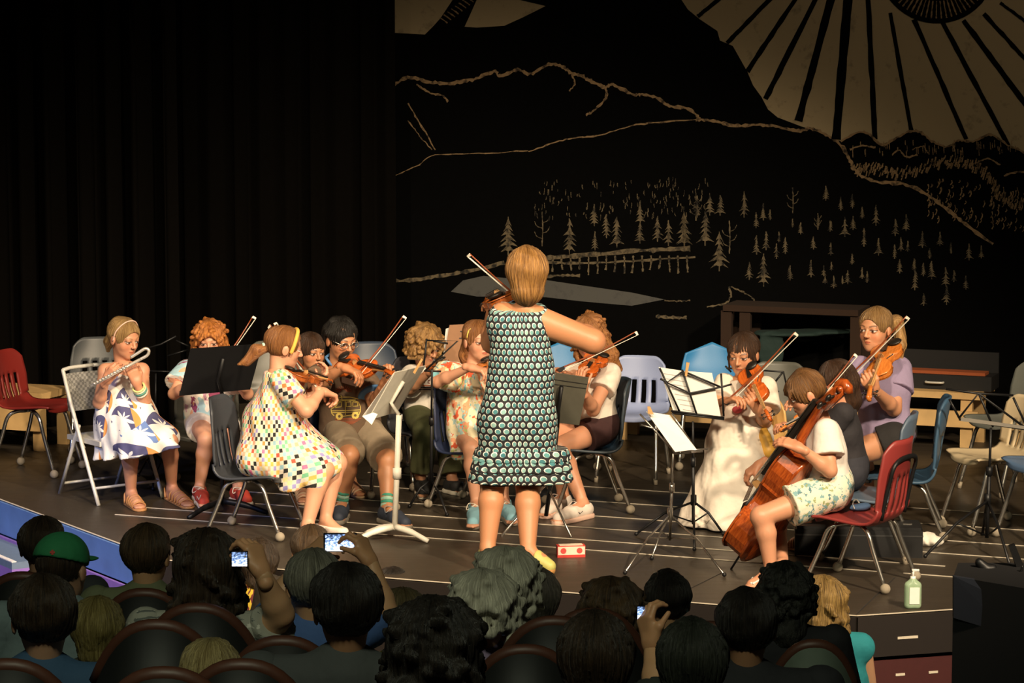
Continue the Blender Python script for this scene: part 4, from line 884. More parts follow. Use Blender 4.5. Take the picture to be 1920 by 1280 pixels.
wire_stand('chrome wire music stand with one tilted sheet near the stage front', (1256, 1028), .6, CHROME, ((1172, 1077), (1358, 1081), (1222, 1050)), [[(1200, 776, d7), (1263, 846, d7)], [(1260, 775, d7), (1304, 842, d7)], [(1202, 796, d7), (1235, 806, d7)], [(1262, 847, d7), (1328, 841, d7)], [(1262, 851, d7), (1318, 846, d7)]],
    [[(1211, 771, d7+.02), (1256, 778, d7+.02), (1306, 842, d7-.04), (1266, 847, d7-.04)]], rad=.007, hub=.19, pin=((1215, 775, d7-.02), (1214, 762, d7-.02), (1219, 762, d7-.02), (1226, 777, d7-.02)), top=(1262, 850, d7))
d8 = 15.6
r8 = wire_stand('black wire music stand without sheets by the cream chair', (1850, 1024), .7, BLACKM, ((1735, 1046), (1893, 1062), (1842, 1004)), [[(1780, 748, d8), (1799, 784, d8)], [(1798, 784, d8), (1835, 737, d8), (1920, 800, d8)], [(1773, 729, d8), (1830, 737, d8), (1900, 741, d8)], [(1900, 745, d8), (1925, 800, d8)], [(1835, 737, d8), (1862, 800, d8)], [(1798, 786, d8), (1925, 805, d8)]], hub=.26, rad=.009, top=(1858, 802, d8)) 
plate_('ledge', [D(1803, 782, d8-.01), D(1925, 799, d8-.01), D(1925, 805, d8-.01), D(1801, 789, d8-.01)], .004, plain('dull_ledge', (.22, .20, .17), .5), r8, np.array(r8.location))
d3 = 16.72
wire_stand('black wire music stand in front of the curly-haired child', (808, 948), .7, BLACKM, ((768, 952), (838, 968), (816, 934)), [[(800, 635, d3), (794, 690, d3)], [(800, 638, d3), (858, 639, d3), (798, 694, d3)], [(812, 639, d3), (840, 644, d3)], [(795, 695, d3), (827, 696, d3)]], hub=.16, top=(810, 692, d3-.14))
d9 = 17.0
wire_stand('black wire music stand in front of the grey chair behind the girl in white', (1420, 930), .6, BLACKM, ((1385, 935), (1460, 935), (1430, 915)), [[(1360, 686, d9), (1371, 697, d9)], [(1425, 694, d9), (1469, 697, d9), (1479, 741, d9)], [(1468, 697, d9), (1450, 720, d9)], [(1425, 700, d9), (1460, 735, d9)], [(1362, 690, d9), (1425, 694, d9)]], hub=.16, top=(1420, 740, d9))
d10 = 17.7
wire_stand('thin black wire stand standing between the flute player and the red-haired girl', (291, 908), .75, BLACKM, ((260, 893), (318, 895), (287, 920)), [[(271, 654, d10), (302, 645, d10), (330, 630, d10)], [(330, 638, d10), (356, 650, d10)], [(314, 667, d10), (354, 655, d10)], [(273, 695, d10), (330, 697, d10)]], hub=.2, top=(292, 700, d10))
# brown folder standing on a wire stand at the back
b = G(884, 888); r = thing('music_stand', 'music stand holding a brown board behind the floral-dressed girl', 'music stand', b, 'music stands on the stage'); d = 18.0
plate_('board', [D(843, 609, d), D(882, 607, d), D(874, 690, d-.05), D(829, 690, d-.05)], .008, plain('brown_board', (.30, .14, .06), .6), r, b); plate_('sheet_music', [D(836, 616, d+.02), D(846, 613, d+.02), D(834, 690, d-.02), D(828, 690, d-.02)], .003, PAPER, r, b)
sticks(r, b, 'pole', [[b, D(862, 690, d)]], .01, BLACKM); decal(r.children[0], [[(863, 621), (874, 622)], [(869, 621), (866, 634)], [(861, 634), (870, 634)]], 2.2, INK, 'printed_letter', .003)
# speaker cabinet and clip-on microphones at the front right
p0 = Z(1900, 1290, -.5); q = [D(1788, 1080, 12.2), D(1945, 1100, 11.9), D(1965, 1068, 12.5), D(1796, 1070, 12.5)]
base = V(q[0][0], q[0][1], hall_z(12)); r = thing('speaker_cabinet', 'dark blue-black equipment cabinet at the front right corner', 'cabinet', base)
zt = q[0][2]; q = [V(p[0], p[1], zt) for p in q]; MB().prism([V(p[0], p[1], base[2]) for p in q], V(0, 0, zt-base[2])).build('cabinet_body', plain('cabinet_black', (.004, .004, .0055), .8), r, False, base)
MB().prism([D(1788, 1080, 12.17), D(1848, 1090, 12.10), D(1868, 1118, 12.06), D(1905, 1150, 12.02), D(1894, 1190, 12.02), D(1788, 1158, 12.17)], V(0, .03, 0)).build('side_panel', plain('blue_carpet_cover', (.010, .014, .026), .9), r, False, base)
mb = MB().tube(curve([D(1861, 1083, 12.3), D(1875, 1092, 12.3), D(1895, 1088, 12.3), D(1912, 1075, 12.3), D(1917, 1060, 12.3)], 5), .006, 6); mb.build('cable', BLACKM, r, True, base)
s_ = SDF(.006); s_.cap(D(1836, 1054, 12.4), D(1856, 1075, 12.4), .02, .035).cap(D(1852, 1078, 12.4), D(1862, 1064, 12.4), .02, .015); v, f = s_.build(); mesh('clamp_light', v, f, BLACKM, r, off=base); MB().prism([D(1892, 1024, 12.4), D(1903, 1020, 12.4), D(1922, 1066, 12.4), D(1915, 1088, 12.4)], V(0, .03, 0)).build('gooseneck', BLACKM, r, False, base)
MB().tube([D(1885, 1080, 12.35), D(1895, 1083, 12.35)], .012, 8).build('green_cap', plain('green_plastic', (.05, .35, .15), .4), r, True, base); MB().tube([D(1895, 1083, 12.35), D(1917, 1088, 12.35)], .008, 8).build('marker', PAPER, r, True, base)
# ---------------------------------------------------------------- the musicians
def sit(p, key, fwd=.06):                     # puts the chair whose label holds these words under the sitter's pelvis
    r = [o for l, o in CHAIRS.items() if key in l][0]; J = p.J; hp = (J['HL']+J['HR'])/2; v = np.empty(len(p.body.data.vertices)*3, np.float32)
    p.body.data.vertices.foreach_get('co', v); v = v.reshape(-1, 3)+p.base; near = np.hypot(v[:, 0]-hp[0], v[:, 1]-hp[1]) < .13
    zb = v[near & (v[:, 2] > hp[2]-.2)][:, 2].min(); hs = zb-.012; a = r.rotation_euler.z; f = V(math.sin(a), -math.cos(a), 0); o = np.array(r.location); off = np.dot(o-hp, f)
    if off > fwd: o = o-f*(off-fwd)
    sd = V(f[1], -f[0], 0); lat = np.dot(hp-o, sd); o = o+sd*lat*.6; k = r.scale[0]
    r.location = (o[0], o[1], 0); hs /= k
    for c in r.children:                        # lower the seat pan, keep the height of the back
        if c.name.startswith('seat_shell') or c.name.startswith('back_tube'):
            for q in c.data.vertices: z = q.co.z; q.co.z = z*hs/.445 if z < .445 else hs+(z-.445)*(.79-hs)/.345
        else:
            if c.name.startswith('leg'): c.scale.z = hs/.445
            else: c.location.z = hs-.445
            for g in c.children: g.scale.z = .445/hs
def band(p, name, m, f0, f1, g):
    J = p.J; hp = (J['HL']+J['HR'])/2; sh = (J['SL']+J['SR'])/2; b = torso(SDF(.007), J, g); b.plane(hp+(sh-hp)*f1, J['U']).plane(hp+(sh-hp)*f0, -J['U']); return p.garment(name, m, [b])
def dress(p, name, m, caps, g=.012, neck=-.03, sleeve=0., flare=.01, wr=.005, pat=None, cuts=(), k=.06, seed=0, thigh=.0, nr=None, fr=16):
    b = p.skirt(name, m, caps, k=k, tors=g); J = p.J; sc = J['sc']
    if thigh:
        for q in 'LR': b.cap(J['H'+q], J['H'+q]+(J['K'+q]-J['H'+q])*.9, .09*sc+thigh, .075*sc+thigh, k=.06)
    b.plane(J['N']+J['U']*neck*sc, nrm(J['U']-J['F']*.25) if nr is None else nr)
    for c, n in cuts: b.plane(c, n)
    ps = [b]
    if sleeve:
        for q in 'LR':
            a, e = J['S'+q], J['E'+q]; dr = e-a; end = a+dr*sleeve; dn = nrm(dr); s_ = SDF(.008); s_.cap(a-dn*.01, end+dn*.06, .050*sc+g, .048*sc+g+flare).plane(end, dn); ps.append(s_)
    return p.garment(name, m, ps, wr, pat, seed=seed, fr=fr)
FAIR, PINK, TANS, OLIVE = (.62, .30, .175), (.66, .335, .21), (.54, .25, .125), (.56, .27, .145)
BLOND = hairmat('blond_hair', (.22, .12, .04), (.55, .34, .13)); GINGER = hairmat('ginger_curls', (.22, .06, .012), (.66, .25, .05), True); AUB = hairmat('auburn_hair', (.16, .055, .018), (.42, .18, .055))
DARKB = hairmat('dark_brown_hair', (.018, .009, .005), (.10, .045, .02)); BLACKH = hairmat('black_hair', (.003, .0025, .002), (.016, .012, .009)); HONEY = hairmat('honey_bob', (.13, .055, .015), (.55, .28, .08))
SANDY = hairmat('sandy_curls', (.14, .065, .02), (.48, .27, .09), True); COPPER = hairmat('copper_waves', (.17, .06, .02), (.50, .22, .07), True); BRN = hairmat('brown_hair', (.09, .035, .012), (.32, .15, .045))
LONGS = [((x*.33, -.1, 0), (x*.36, -.12, -.5), .13, .12) for x in (-1, 1)]
def hemcut(d, a, b, c): a, b, c = (D(q[0], q[1], d+q[2]) for q in (a, b, c)); n = np.cross(b-a, c-a); return (a, n if n[2] < 0 else -n)
# flute player
p = Person('blond girl in a white, navy and orange leaf-print dress playing a flute', 17.12, .232, (233, 633, -.02, 48, 16, 0), dict(N=(231, 686, 0), SR=(198, 695, -.02), SL=(266, 694, .0), ER=(185, 755, -.12), WR=(198, 716, -.24), FR=(210, 700, -.26), EL=(272, 750, -.12), WL=(258, 722, -.22), FL=(246, 690, -.24), HR=(212, 806, 0), HL=(250, 806, .02), KR=(243, 838, -.32), KL=(318, 828, -.22), AR=(246, 925), AL=(322, 915), TR=(264, 949), TL=(356, 945), nR=(.5, .6, .2), nL=(-.3, .8, .1)),
    FAIR, (.3, .18, .08), dict(ears=True, lay=1.6, post=[((0, -.46, -.10), (0, -.56, -.32), .13, .14), ((0, -.56, -.32), (0, -.52, -.56), .14, .05)]), BLOND, lim=.92)
dress(p, 'leaf_dress', pat_leaf(), [(228, 765, 0, .085, 186, 862, -.08, .045), (228, 768, -.02, .085, 205, 864, -.24, .04), (230, 768, -.02, .085, 236, 860, -.40, .035), (228, 765, 0, .07, 195, 828, .12, .06), (235, 768, -.02, .085, 266, 856, -.44, .035), (235, 768, -.02, .08, 296, 860, -.44, .035), (238, 768, 0, .08, 332, 845, -.34, .03), (238, 768, 0, .08, 318, 818, -.14, .05)], neck=-.055, thigh=.0, wr=.010, k=.12, fr=26, cuts=[hemcut(17.12, (182, 862, -.08), (262, 856, -.44), (336, 838, -.3))])
band(p, 'belt', cloth('dress_belt', (.80, .72, .60)), .30, .36, .016); p.headtube('headband', [(-.40, .02, -.05), (-.37, .06, .25), (-.15, .12, .49), (.15, .12, .49), (.37, .06, .25), (.40, .02, -.05)], .018, plain('rose_band', (.75, .5, .4)))
for q in 'LR': p.sandal(q, plain('tan_leather', (.50, .24, .09), .5))
w0 = p.J['WL']; d_ = nrm(p.J['EL']-w0)
for i, (c, o) in enumerate((((.75, .75, .3), .02), ((.8, .78, .55), .035), ((.1, .35, .28), .05), ((.7, .6, .5), .07))):
    a_ = nrm(np.cross(d_, V(0, 0, 1))); b_ = np.cross(d_, a_); MB().tube([w0+d_*o+(.036+.001*i)*(math.cos(t)*a_+math.sin(t)*b_) for t in np.linspace(0, 6.283, 17)], .007, 6).build('bracelet', plain('bracelet_%d' % i, c, .7), p.root, True, p.base)
SILVER = plain('silver', (.82, .77, .68), .32, .6, .04)
fa, fb, fm = D(170, 724, 16.78), D(262, 674, 16.83), D(248, 669, 16.83); r = thing('flute', 'silver flute with curved head joint held by the blond girl', 'flute', fa)
MB().tube([fa, fb], .0095, 10).build('body_tube', SILVER, r, True, fa); MB().tube(curve([fb, D(276, 666, 16.83), D(279, 657, 16.83), D(272, 653.5, 16.83), D(258, 662, 16.83), D(245, 670, 16.83)], 6), .0095, 10).build('head_joint', SILVER, r, True, fa)
for i in range(12):
    c = fa+(fb-fa)*(.08+.058*i); MB().tube([c+V(0, -.009, .004), c+V(0, -.016, .009)], .0075, 8).build('key', SILVER, r, True, fa)
# curly red-haired girl behind the black stand
p = Person('girl with curly red hair in a tie-dye shirt behind a solid black stand', 17.4, .225, (392, 637, -.03, 4, 14, 0), dict(N=(390, 684, 0), SR=(350, 696, 0), SL=(430, 694, 0), ER=(326, 738, -.15), WR=(372, 716, -.36), FR=(388, 708, -.42), EL=(464, 738, -.12), WL=(440, 690, -.34), FL=(428, 662, -.36), HR=(372, 790, 0), HL=(412, 790, 0), KR=(386, 824, -.36), KL=(440, 822, -.34), AR=(374, 915), AL=(446, 918), TR=(384, 946), TL=(466, 940), nR=(0, -.3, -1), nL=(-.6, .5, .2)),
    PINK, (.35, .15, .05), dict(curl=(260, .075), t=.04, zlo=-.75, pre=[((x*.36, -.06, 0), (x*.44, -.02, -.62), .14, .13) for x in (-1, 1)], face=(0, .46, -.17, .31, .36, .40)), GINGER, lim=.95)
TIE = pat_blobs('tie_dye_print', (.86, .80, .74), [(7, .56, (.40, .62, .70), 2, 1), (8, .60, (.70, .40, .55), 3, 2), (9, .585, (.30, .06, .14), 3, 3), (7, .62, (.85, .45, .28), 2, 4)])
p.top('tie_dye_shirt', TIE, .62, -.02, .02, .03, 0., .006); p.pants('shorts', cloth('pale_shorts', (.75, .70, .66)), .42)
REDS = plain('red_suede', (.55, .06, .035), .7); CREAM = plain('cream_sole', (.75, .68, .55), .7)
for q in 'LR':
    o = p.shoe(q, REDS, CREAM, laces=CREAM)
    if q == 'R': decal(o, [[(368, 940), (370, 930), (374, 937), (377, 928)]], 2, CREAM, 'letter_mark')
fiddle('violin', 'violin half hidden behind the solid black music stand', 'violin', D(398, 672, 17.22), D(436, 690, 16.85), (0, -.5, .8), VIOLIN_OR, group='violins'); bow('bow rising above the solid black music stand', D(390, 712, 16.98), D(474, 593, 17.15), (.6, -.2, -.5))
sit(p, 'under the curly red-haired')
# girl in the checked dress
p = Person('girl with yellow headband in a multicoloured checked dress, seen from the side', 16.05, .232, (533, 651, .02, 104, 14, 0), dict(N=(522, 695, 0), SR=(528, 714, -.13), SL=(522, 708, .14), ER=(574, 770, -.22), WR=(603, 733, -.06), FR=(618, 738, -.02), EL=(580, 752, .18), WL=(594, 722, .24), FL=(604, 708, .27), HR=(487, 857, -.08), HL=(492, 848, .1), KR=(608, 880, -.16), KL=(632, 868, .02), AR=(576, 985, .085), AL=(610, 975, .085), TR=(628, 1014), TL=(648, 1000), nR=(.2, .3, -.9), nL=(-.5, 0, .8), cR=(50, 50, 30)),
    PINK, (.3, .16, .07), dict(ears=True, lay=1.6, post=[((0, -.46, -.12), (.0, -.66, -.22), .11, .15), ((0, -.66, -.22), (0, -.84, -.55), .15, .11), ((0, -.84, -.55), (0, -1.02, -.66), .10, .03)]), AUB, lim=1.06, fat=1.05)
dress(p, 'checked_dress', pat_checker(), [(512, 780, 0, .12, 470, 862, -.1, .07), (512, 790, 0, .12, 540, 912, -.17, .055), (515, 790, 0, .12, 592, 908, -.2, .05), (515, 795, 0, .12, 628, 872, -.1, .045), (520, 795, .05, .12, 628, 862, .08, .055), (500, 800, .05, .10, 470, 855, .15, .06)], neck=.0, sleeve=.62, flare=.02, thigh=.012, wr=.008, pat=lambda v, J: cylpat(v, J, .20, .35), k=.10, fr=26, cuts=[hemcut(16.05, (462, 880, .1), (550, 926, -.24), (652, 880, -.06))])
p.headtube('headband', [(-.41, .12, -.08), (-.40, .16, .20), (-.2, .20, .47), (.2, .20, .47), (.40, .16, .20), (.41, .12, -.08)], .05, plain('yellow_knit', (.85, .45, .08), .8)); p.headtube('hair_tie', [(.06, -.50, -.08), (0, -.52, -.04), (-.06, -.50, -.1)], .05, plain('mint_band', (.45, .7, .6), .7))
WHT = plain('white_canvas', (.80, .70, .62), .7)
for q in 'LR': p.shoe(q, WHT, WHT, 'slip_on_shoe', .06)
fiddle('violin', 'brown violin held by the girl in the checked dress', 'violin', D(546, 702, 15.98), D(622, 716, 16.32), (-.1, -.55, .8), VIOLIN_BR, group='violins'); bow('bow slanting up behind the head of the girl in the checked dress', D(620, 747, 16.02), D(507, 609, 16.40), (-.5, .3, -.6))
sit(p, 'under the girl in the multicoloured')
# dark-haired girl behind
p = Person('dark-haired girl looking out between the checked dress and the boy with glasses', 17.65, .225, (584, 658, -.02, 34, 8, 0), dict(N=(582, 702, 0), SR=(552, 714, 0), SL=(612, 714, .04), ER=(548, 770, -.12), WR=(566, 742, -.32), FR=(576, 732, -.36), EL=(610, 775, -.15), WL=(592, 745, -.33), FL=(584, 728, -.36), HR=(570, 800, .05), HL=(606, 800, .05), KR=(576, 835, -.25), KL=(650, 832, -.2), AR=(566, 908), AL=(658, 903), TR=(570, 938), TL=(678, 925)),
    TANS, (.06, .03, .02), dict(pre=[((x*.33, -.08, 0), (x*.35, -.04, -.36), .12, .11) for x in (-1, 1)], face=(0, .47, -.20, .285, .32, .36)), DARKB)
p.top('teal_shirt', cloth('deep_teal', (.03, .07, .10)), .6, -.02); p.pants('shorts', cloth('dark_shorts', (.03, .03, .04)), .6)
for q in 'LR': p.sandal(q, plain('beige_leather', (.60, .40, .22), .6))
fiddle('violin', 'dark violin under the chin of the dark-haired girl', 'violin', D(588, 694, 17.5), D(566, 738, 17.1), (-.3, -.6, .7), VIOLIN_BR, group='violins'); bow('bow tip poking up behind the girl in the checked dress', D(578, 735, 17.3), D(513, 607, 17.5), (.6, 0, -.4))
# boy with glasses
p = Person('boy with glasses in a brown van-print shirt playing a violin', 16.78, .240, (640, 636, -.02, 34, 16, 0), dict(N=(634, 690, 0), SR=(598, 706, 0), SL=(682, 710, .02), ER=(590, 722, -.24), WR=(644, 689, -.40), FR=(668, 698, -.44), EL=(703, 758, -.12), WL=(719, 722, -.32), FL=(732, 696, -.36), HR=(632, 806, 0), HL=(688, 806, .02), KR=(655, 855, -.36), KL=(728, 864, -.32), AR=(640, 945, .09), AL=(726, 952, .09), TR=(634, 974), TL=(766, 984), nR=(.1, -.1, -1), nL=(-.5, .6, .3), cR=(40, 40, 25), cL=(60, 60, 30)),
    TANS, (.02, .015, .012), dict(t=.03, ears=True, ridge=.022, mess=1.6, face=(0, .48, -.14, .31, .34, .385), cut=-.26), BLACKH, lim=1.05)
BROWN = cloth('brown_jersey', (.15, .095, .058)); shirt = p.top('van_print_shirt', BROWN, .62, -.03, .022, .03, 0., .007, seed=3)
BLUEC = cloth('blue_rib', (.10, .25, .52)); p.headtube('collar', [(.24, -.22, -.56), (.0, -.34, -.52), (-.24, -.22, -.56), (-.22, .06, -.64), (0, .14, -.68), (.22, .06, -.64), (.24, -.22, -.56)], .035, BLUEC)
e = p.J['SL']+(p.J['EL']-p.J['SL'])*.60; dn = nrm(p.J['EL']-p.J['SL']); s_ = SDF(.007); s_.cap(e-dn*.03, e+dn*.06, .084).plane(e+dn*.015, dn).plane(e-dn*.012, -dn); p.garment('sleeve_cuff', BLUEC, [s_])
YEL = plain('yellow_print', (.82, .62, .15), .8); c = lambda x, y: (560+x/5.818, 580+y/5.818)
van = [[(355, 1085), (395, 1060), (430, 1005), (500, 990), (600, 992), (650, 1010), (672, 1060), (672, 1110), (655, 1150)], [(355, 1085), (362, 1130), (390, 1160)], [(362, 1105), (672, 1095)], [(362, 1125), (672, 1118)], [(480, 1165), (580, 1150)], [(508, 995), (512, 1150)], [(400, 1065), (435, 1015), (470, 1010), (465, 1060), (400, 1068)], [(520, 1010), (570, 1005), (572, 1055), (520, 1058), (520, 1010)], [(590, 1005), (640, 1015), (645, 1052), (590, 1055), (590, 1005)], [(400, 975), (470, 955), (560, 955), (650, 975)], [(430, 985), (620, 985)], [(460, 935), (470, 955), (475, 990)]]
decal(shirt, [[c(*q) for q in L] for L in van], 1.5, YEL, 'van_print'); decal(shirt, [[c(x+r_*math.cos(t), y+r_*math.sin(t)) for t in np.linspace(0, 6.3, 16)] for x, y in ((445, 1165), (617, 1155)) for r_ in (33, 22)], 2.4, YEL, 'wheel_print')
[decal(shirt, L_, 1.2, plain('rust_print', (.42, .10, .04), .8), n_) for L_, n_ in (([[c(490+35*math.cos(a), 900+25*math.sin(a)), c(490+90*math.cos(a), 900+70*math.sin(a))] for a in np.linspace(-3.0, -.15, 11)], 'sunburst_print'), ([[c(400, 1190+i*15), c(680-20*i, 1190+i*14)] for i in range(5)], 'water_print'))]
decal(shirt, [[c(350+i*20, 790-i*14), c(362+i*20, 765-i*14)] for i in range(7)]+[[c(356+i*40, 778-i*28), c(372+i*40, 768-i*28)] for i in range(3)], 1.6, PAPER, 'lettering'); decal(shirt, [[c(470, 735+i*9), c(640-i*2, 790+i*8)] for i in range(7)], 2.2, plain('pale_patch', (.8, .78, .74)), 'white_patch')
p.pants('shorts', cloth('khaki', (.30, .235, .16)), .90, .012, .022, wr=.006)
for q in 'LR':
    p.shoe(q, plain('navy_mesh', (.035, .045, .07), .7), plain('grey_sole', (.22, .19, .15), .8), h=.10, laces=plain('grey_lace', (.4, .4, .4))); A, K = p.J['A'+q], p.J['K'+q]; u = nrm(K-A)
    for i in range(4): s_ = SDF(.006); a = A+u*(.012+.02*i); s_.cap(a-u*.02, a+u*.03, .040).plane(a+u*.012, u).plane(a-u*.009, -u); p.garment('sock_stripe', plain(('mint_sock', 'green_sock')[i % 2], ((.35, .62, .50), (.06, .32, .22))[i % 2], .85), [s_])
mb = MB()
for x in (-1, 1):
    mb.tube([p.loc((x*.15+.105*math.cos(t), .43-.02*abs(math.cos(t)), .0+.075*math.sin(t))) for t in np.linspace(0, 6.283, 17)], .0028, 6); mb.tube([p.loc((x*.25, .41, .03)), p.loc((x*.37, .05, .04)), p.loc((x*.385, -.04, .0))], .003, 6)
mb.tube([p.loc((-.05, .45, .02)), p.loc((.05, .45, .02))], .0028, 6); mb.build('glasses', plain('wire_glasses', (.45, .38, .32), .3, .8), p.root, True, p.base)
fiddle('violin', 'red violin played by the boy with glasses', 'violin', D(637, 682, 16.62), D(742, 702, 16.28), (-.05, -.62, .75), VIOLIN_RED, group='violins'); bow('bow held up high by the boy with glasses', D(658, 712, 16.36), D(756, 592, 16.62), (.5, -.1, -.5))
sit(p, 'under the boy with glasses')
# curly-haired child
p = Person('child with sandy curls in a white lettered shirt and olive trousers', 17.75, .228, (798, 646, -.02, 42, 24, 0), dict(N=(796, 690, 0), SR=(772, 704, -.02), SL=(826, 702, .04), ER=(768, 728, -.2), WR=(804, 699, -.34), FR=(818, 694, -.38), EL=(836, 748, -.1), WL=(836, 706, -.3), FL=(846, 696, -.34), HR=(784, 776, 0), HL=(818, 776, .02), KR=(798, 808, -.34), KL=(838, 808, -.3), AR=(788, 898), AL=(848, 902), TR=(796, 928), TL=(868, 920)),
    OLIVE, (.2, .1, .04), dict(curl=(260, .085), t=.06, zlo=-.35, face=(0, .50, -.20, .28, .32, .36)), SANDY)
shirt = p.top('white_lettered_shirt', cloth('white_jersey', (.72, .66, .58)), .95, -.03, .02, .012); c = lambda x, y: (740+x/6.4, 580+y/6.4); DKR = plain('maroon_print', (.22, .05, .04), .8)
decal(shirt, [[c(285, 845), c(287, 885), c(310, 883)], [c(335, 850), c(335, 880), c(360, 882), c(365, 848)], [c(425, 850), c(400, 855), c(398, 882), c(425, 885)], [c(455, 848), c(455, 885)], [c(480, 850), c(458, 868), c(480, 885)]], 1.8, DKR, 'lettering'); decal(shirt, [[c(285, 912), c(490, 912)]], 2, plain('orange_print', (.55, .16, .06), .8), 'stripe'); decal(shirt, [[c(285, 935), c(485, 932)], [c(285, 960), c(480, 958)]], 2, plain('navy_print', (.03, .03, .09), .8), 'stripe')
p.pants('olive_trousers', cloth('olive_twill', (.085, .09, .035)), calf=.86, g=.018)
for q in 'LR': p.shoe(q, plain('dark_shoe', (.03, .03, .03), .6), CREAM)
fiddle('violin', 'dark red violin held by the child with sandy curls', 'violin', D(817, 684, 17.46), D(852, 702, 17.06), (-.1, -.5, .8), VIOLIN_BR, group='violins')
sit(p, 'under the curly-haired child')
# girl in the floral dress
p = Person('auburn-haired girl in a floral dress looking past the conductor', 16.9, .232, (897, 638, -.02, 26, 4, 3), dict(N=(888, 690, 0), SR=(850, 700, -.02), SL=(916, 700, .04), ER=(820, 716, -.22), WR=(880, 689, -.38), FR=(914, 696, -.42), EL=(934, 752, -.1), WL=(938, 710, -.3), FL=(944, 695, -.34), HR=(866, 812, 0), HL=(904, 812, .02), KR=(884, 842, -.32), KL=(936, 842, -.28), AR=(893, 945), AL=(945, 940), TR=(886, 985), TL=(962, 978), nR=(.1, 0, -1), cR=(45, 45, 25)),
    PINK, (.25, .12, .06), dict(ears=True, lay=1.4, post=[((.08, -.34, -.05), (.16, -.36, -.45), .22, .22), ((.16, -.36, -.45), (.18, -.34, -.72), .2, .12)]), AUB, lim=.92)
FLOR = pat_blobs('floral_print', (.84, .76, .52), [(16, .56, (.42, .62, .62), 2, 1), (15, .57, (.88, .40, .22), 2, 2), (19, .60, (.80, .13, .05), 2, 3), (22, .62, (.22, .52, .58), 2, 4), (18, .61, (.55, .62, .25), 2, 5), (17, .63, (.92, .88, .80), 2, 6)])
dress(p, 'floral_dress', FLOR, [(884, 770, 0, .10, 866, 848, -.12, .07), (884, 770, 0, .10, 892, 852, -.26, .06), (890, 770, 0, .09, 920, 835, -.2, .06)], neck=-.02, sleeve=.40, flare=.05, thigh=.0, wr=.009, k=.09, g=.02, fr=30, cuts=[hemcut(16.9, (850, 862, -.1), (892, 866, -.3), (940, 862, -.2))])
p.headtube('hair_clip', [(.36, .08, .12), (.33, .10, .28), (.24, .12, .38)], .02, plain('gold_clip', (.85, .65, .15), .4))
for q in 'LR': p.shoe(q, pat_blobs('striped_sneaker_'+q, (.25, .5, .6), [(30, .5, (.6, .7, .2), 1, 1), (26, .58, (.03, .05, .12), 1, 2)]), plain('grey_sole', (.2, .2, .2)), laces=CREAM)
fiddle('violin', 'orange violin under the chin of the girl in the floral dress', 'violin', D(902, 684, 16.72), D(962, 700, 16.36), (-.05, -.55, .8), VIOLIN_OR, group='violins'); bow('bow of the girl in the floral dress reaching behind the conductor', D(918, 706, 16.44), D(1000, 600, 16.7), (.5, -.1, -.5))
sit(p, 'under the girl in the floral')
# conductor
FEET = []
for A, dv in ((Z(914, 1028, .12), nrm(V(-.12, 1, 0))), (Z(990, 1032, .12), nrm(V(.62, -.35, 0)))):
    hh = A-dv*.028; hh[2] = .09; FEET += [(A+V(0, 0, .01), hh, .034, .034), (A, A+dv*.09+V(0, 0, -.04), .034, .032)]
p = Person('woman conductor with honey bob in a dotted sleeveless dress, seen from behind', 15.08, .238, (987, 512, .0, 188, 6, 0), dict(N=(984, 572, -.01), SL=(944, 594, .02), SR=(1006, 600, 0), ER=(1112, 640, .04), WR=(1066, 612, .26), FR=(1048, 612, .30), EL=(925, 640, .26), WL=(925, 590, .46), FL=(918, 575, .52), HL=(948, 770, 0), HR=(1000, 770, 0), KL=(924, 902, .0), KR=(990, 906, .0), AL=(914, 1028, .12), AR=(990, 1032, .12), TL=(908, 1030, .03), TR=(1035, 1070, .03), nR=(0, 0, -1)),
    (.54, .245, .12), (.2, .1, .05), dict(t=.085, k=.1, ridge=.014, pre=[((0, -.14, 0), (0, -.16, -.36), .46, .38), ((0, -.18, -.38), (0, -.14, -.62), .26, .10)], face=(0, .55, -.15, .30, .40, .45)), HONEY, group='musicians', lim=1.22, feet=False, handL=.72, armk=1.42, extra=FEET)
hz = D(968, 905, 15.08); RU = [(930, 852, 1030), (926, 872, 1032), (922, 892, 1034)]
b = p.skirt('', None, [(958, 690, 0, .115, 944, 790, 0, .135), (996, 690, 0, .115, 996, 790, 0, .135), (944, 790, 0, .135, 936, 915, 0, .125), (996, 790, 0, .135, 1003, 915, 0, .125), (948, 606, 0, .095, 962, 700, 0, .115), (1000, 612, 0, .08, 994, 700, 0, .115), (952, 580, 0, .06, 944, 610, 0, .085), (1004, 586, 0, .055, 1002, 610, 0, .07)]+[(a+8, y, 0, .145, b2-8, y, 0, .145) for a, y, b2 in RU[:0]], tors=.012, k=.05)
b.plane(p.J['N']+V(0, 0, -.012), (0, -.35, 1)).plane(hz, (0, 0, -1)).plane(D(1023, 640, 15.08), (1, 0, .25)) if False else b.plane(p.J['N']+V(0, 0, -.012), (0, -.35, 1)).plane(hz, (0, 0, -1))
DOTS = pat_dots(); o = p.garment('dotted_dress', DOTS, [b], .004, lambda v, J: cylpat(v, J, .185))
for a, y, b2 in RU:
    s_ = SDF(.007); c0 = D((a+b2)/2-8, y, 15.08); s_.cap(D(a+10, y, 15.08), D(b2-14, y, 15.08), .145, .145, k=.03).plane(c0+V(0, 0, .035), (0, 0, 1)).plane(c0-V(0, 0, .028), (0, 0, -1)); v, f = s_.build()
    th = np.arctan2(v[:, 0]-c0[0], v[:, 1]-c0[1]); rr = v-c0; low = np.clip((c0[2]+.03-v[:, 2])/.06, 0, 1); rr[:, 2] = 0; v = v+rr*((.03+.045*np.sin(th*26+y))*low)[:, None]; mesh('ruffle', v, f, DOTS, o, off=p.base, pat=cylpat(v, p.J, .185)+V(.013*y, .02*y, 0))
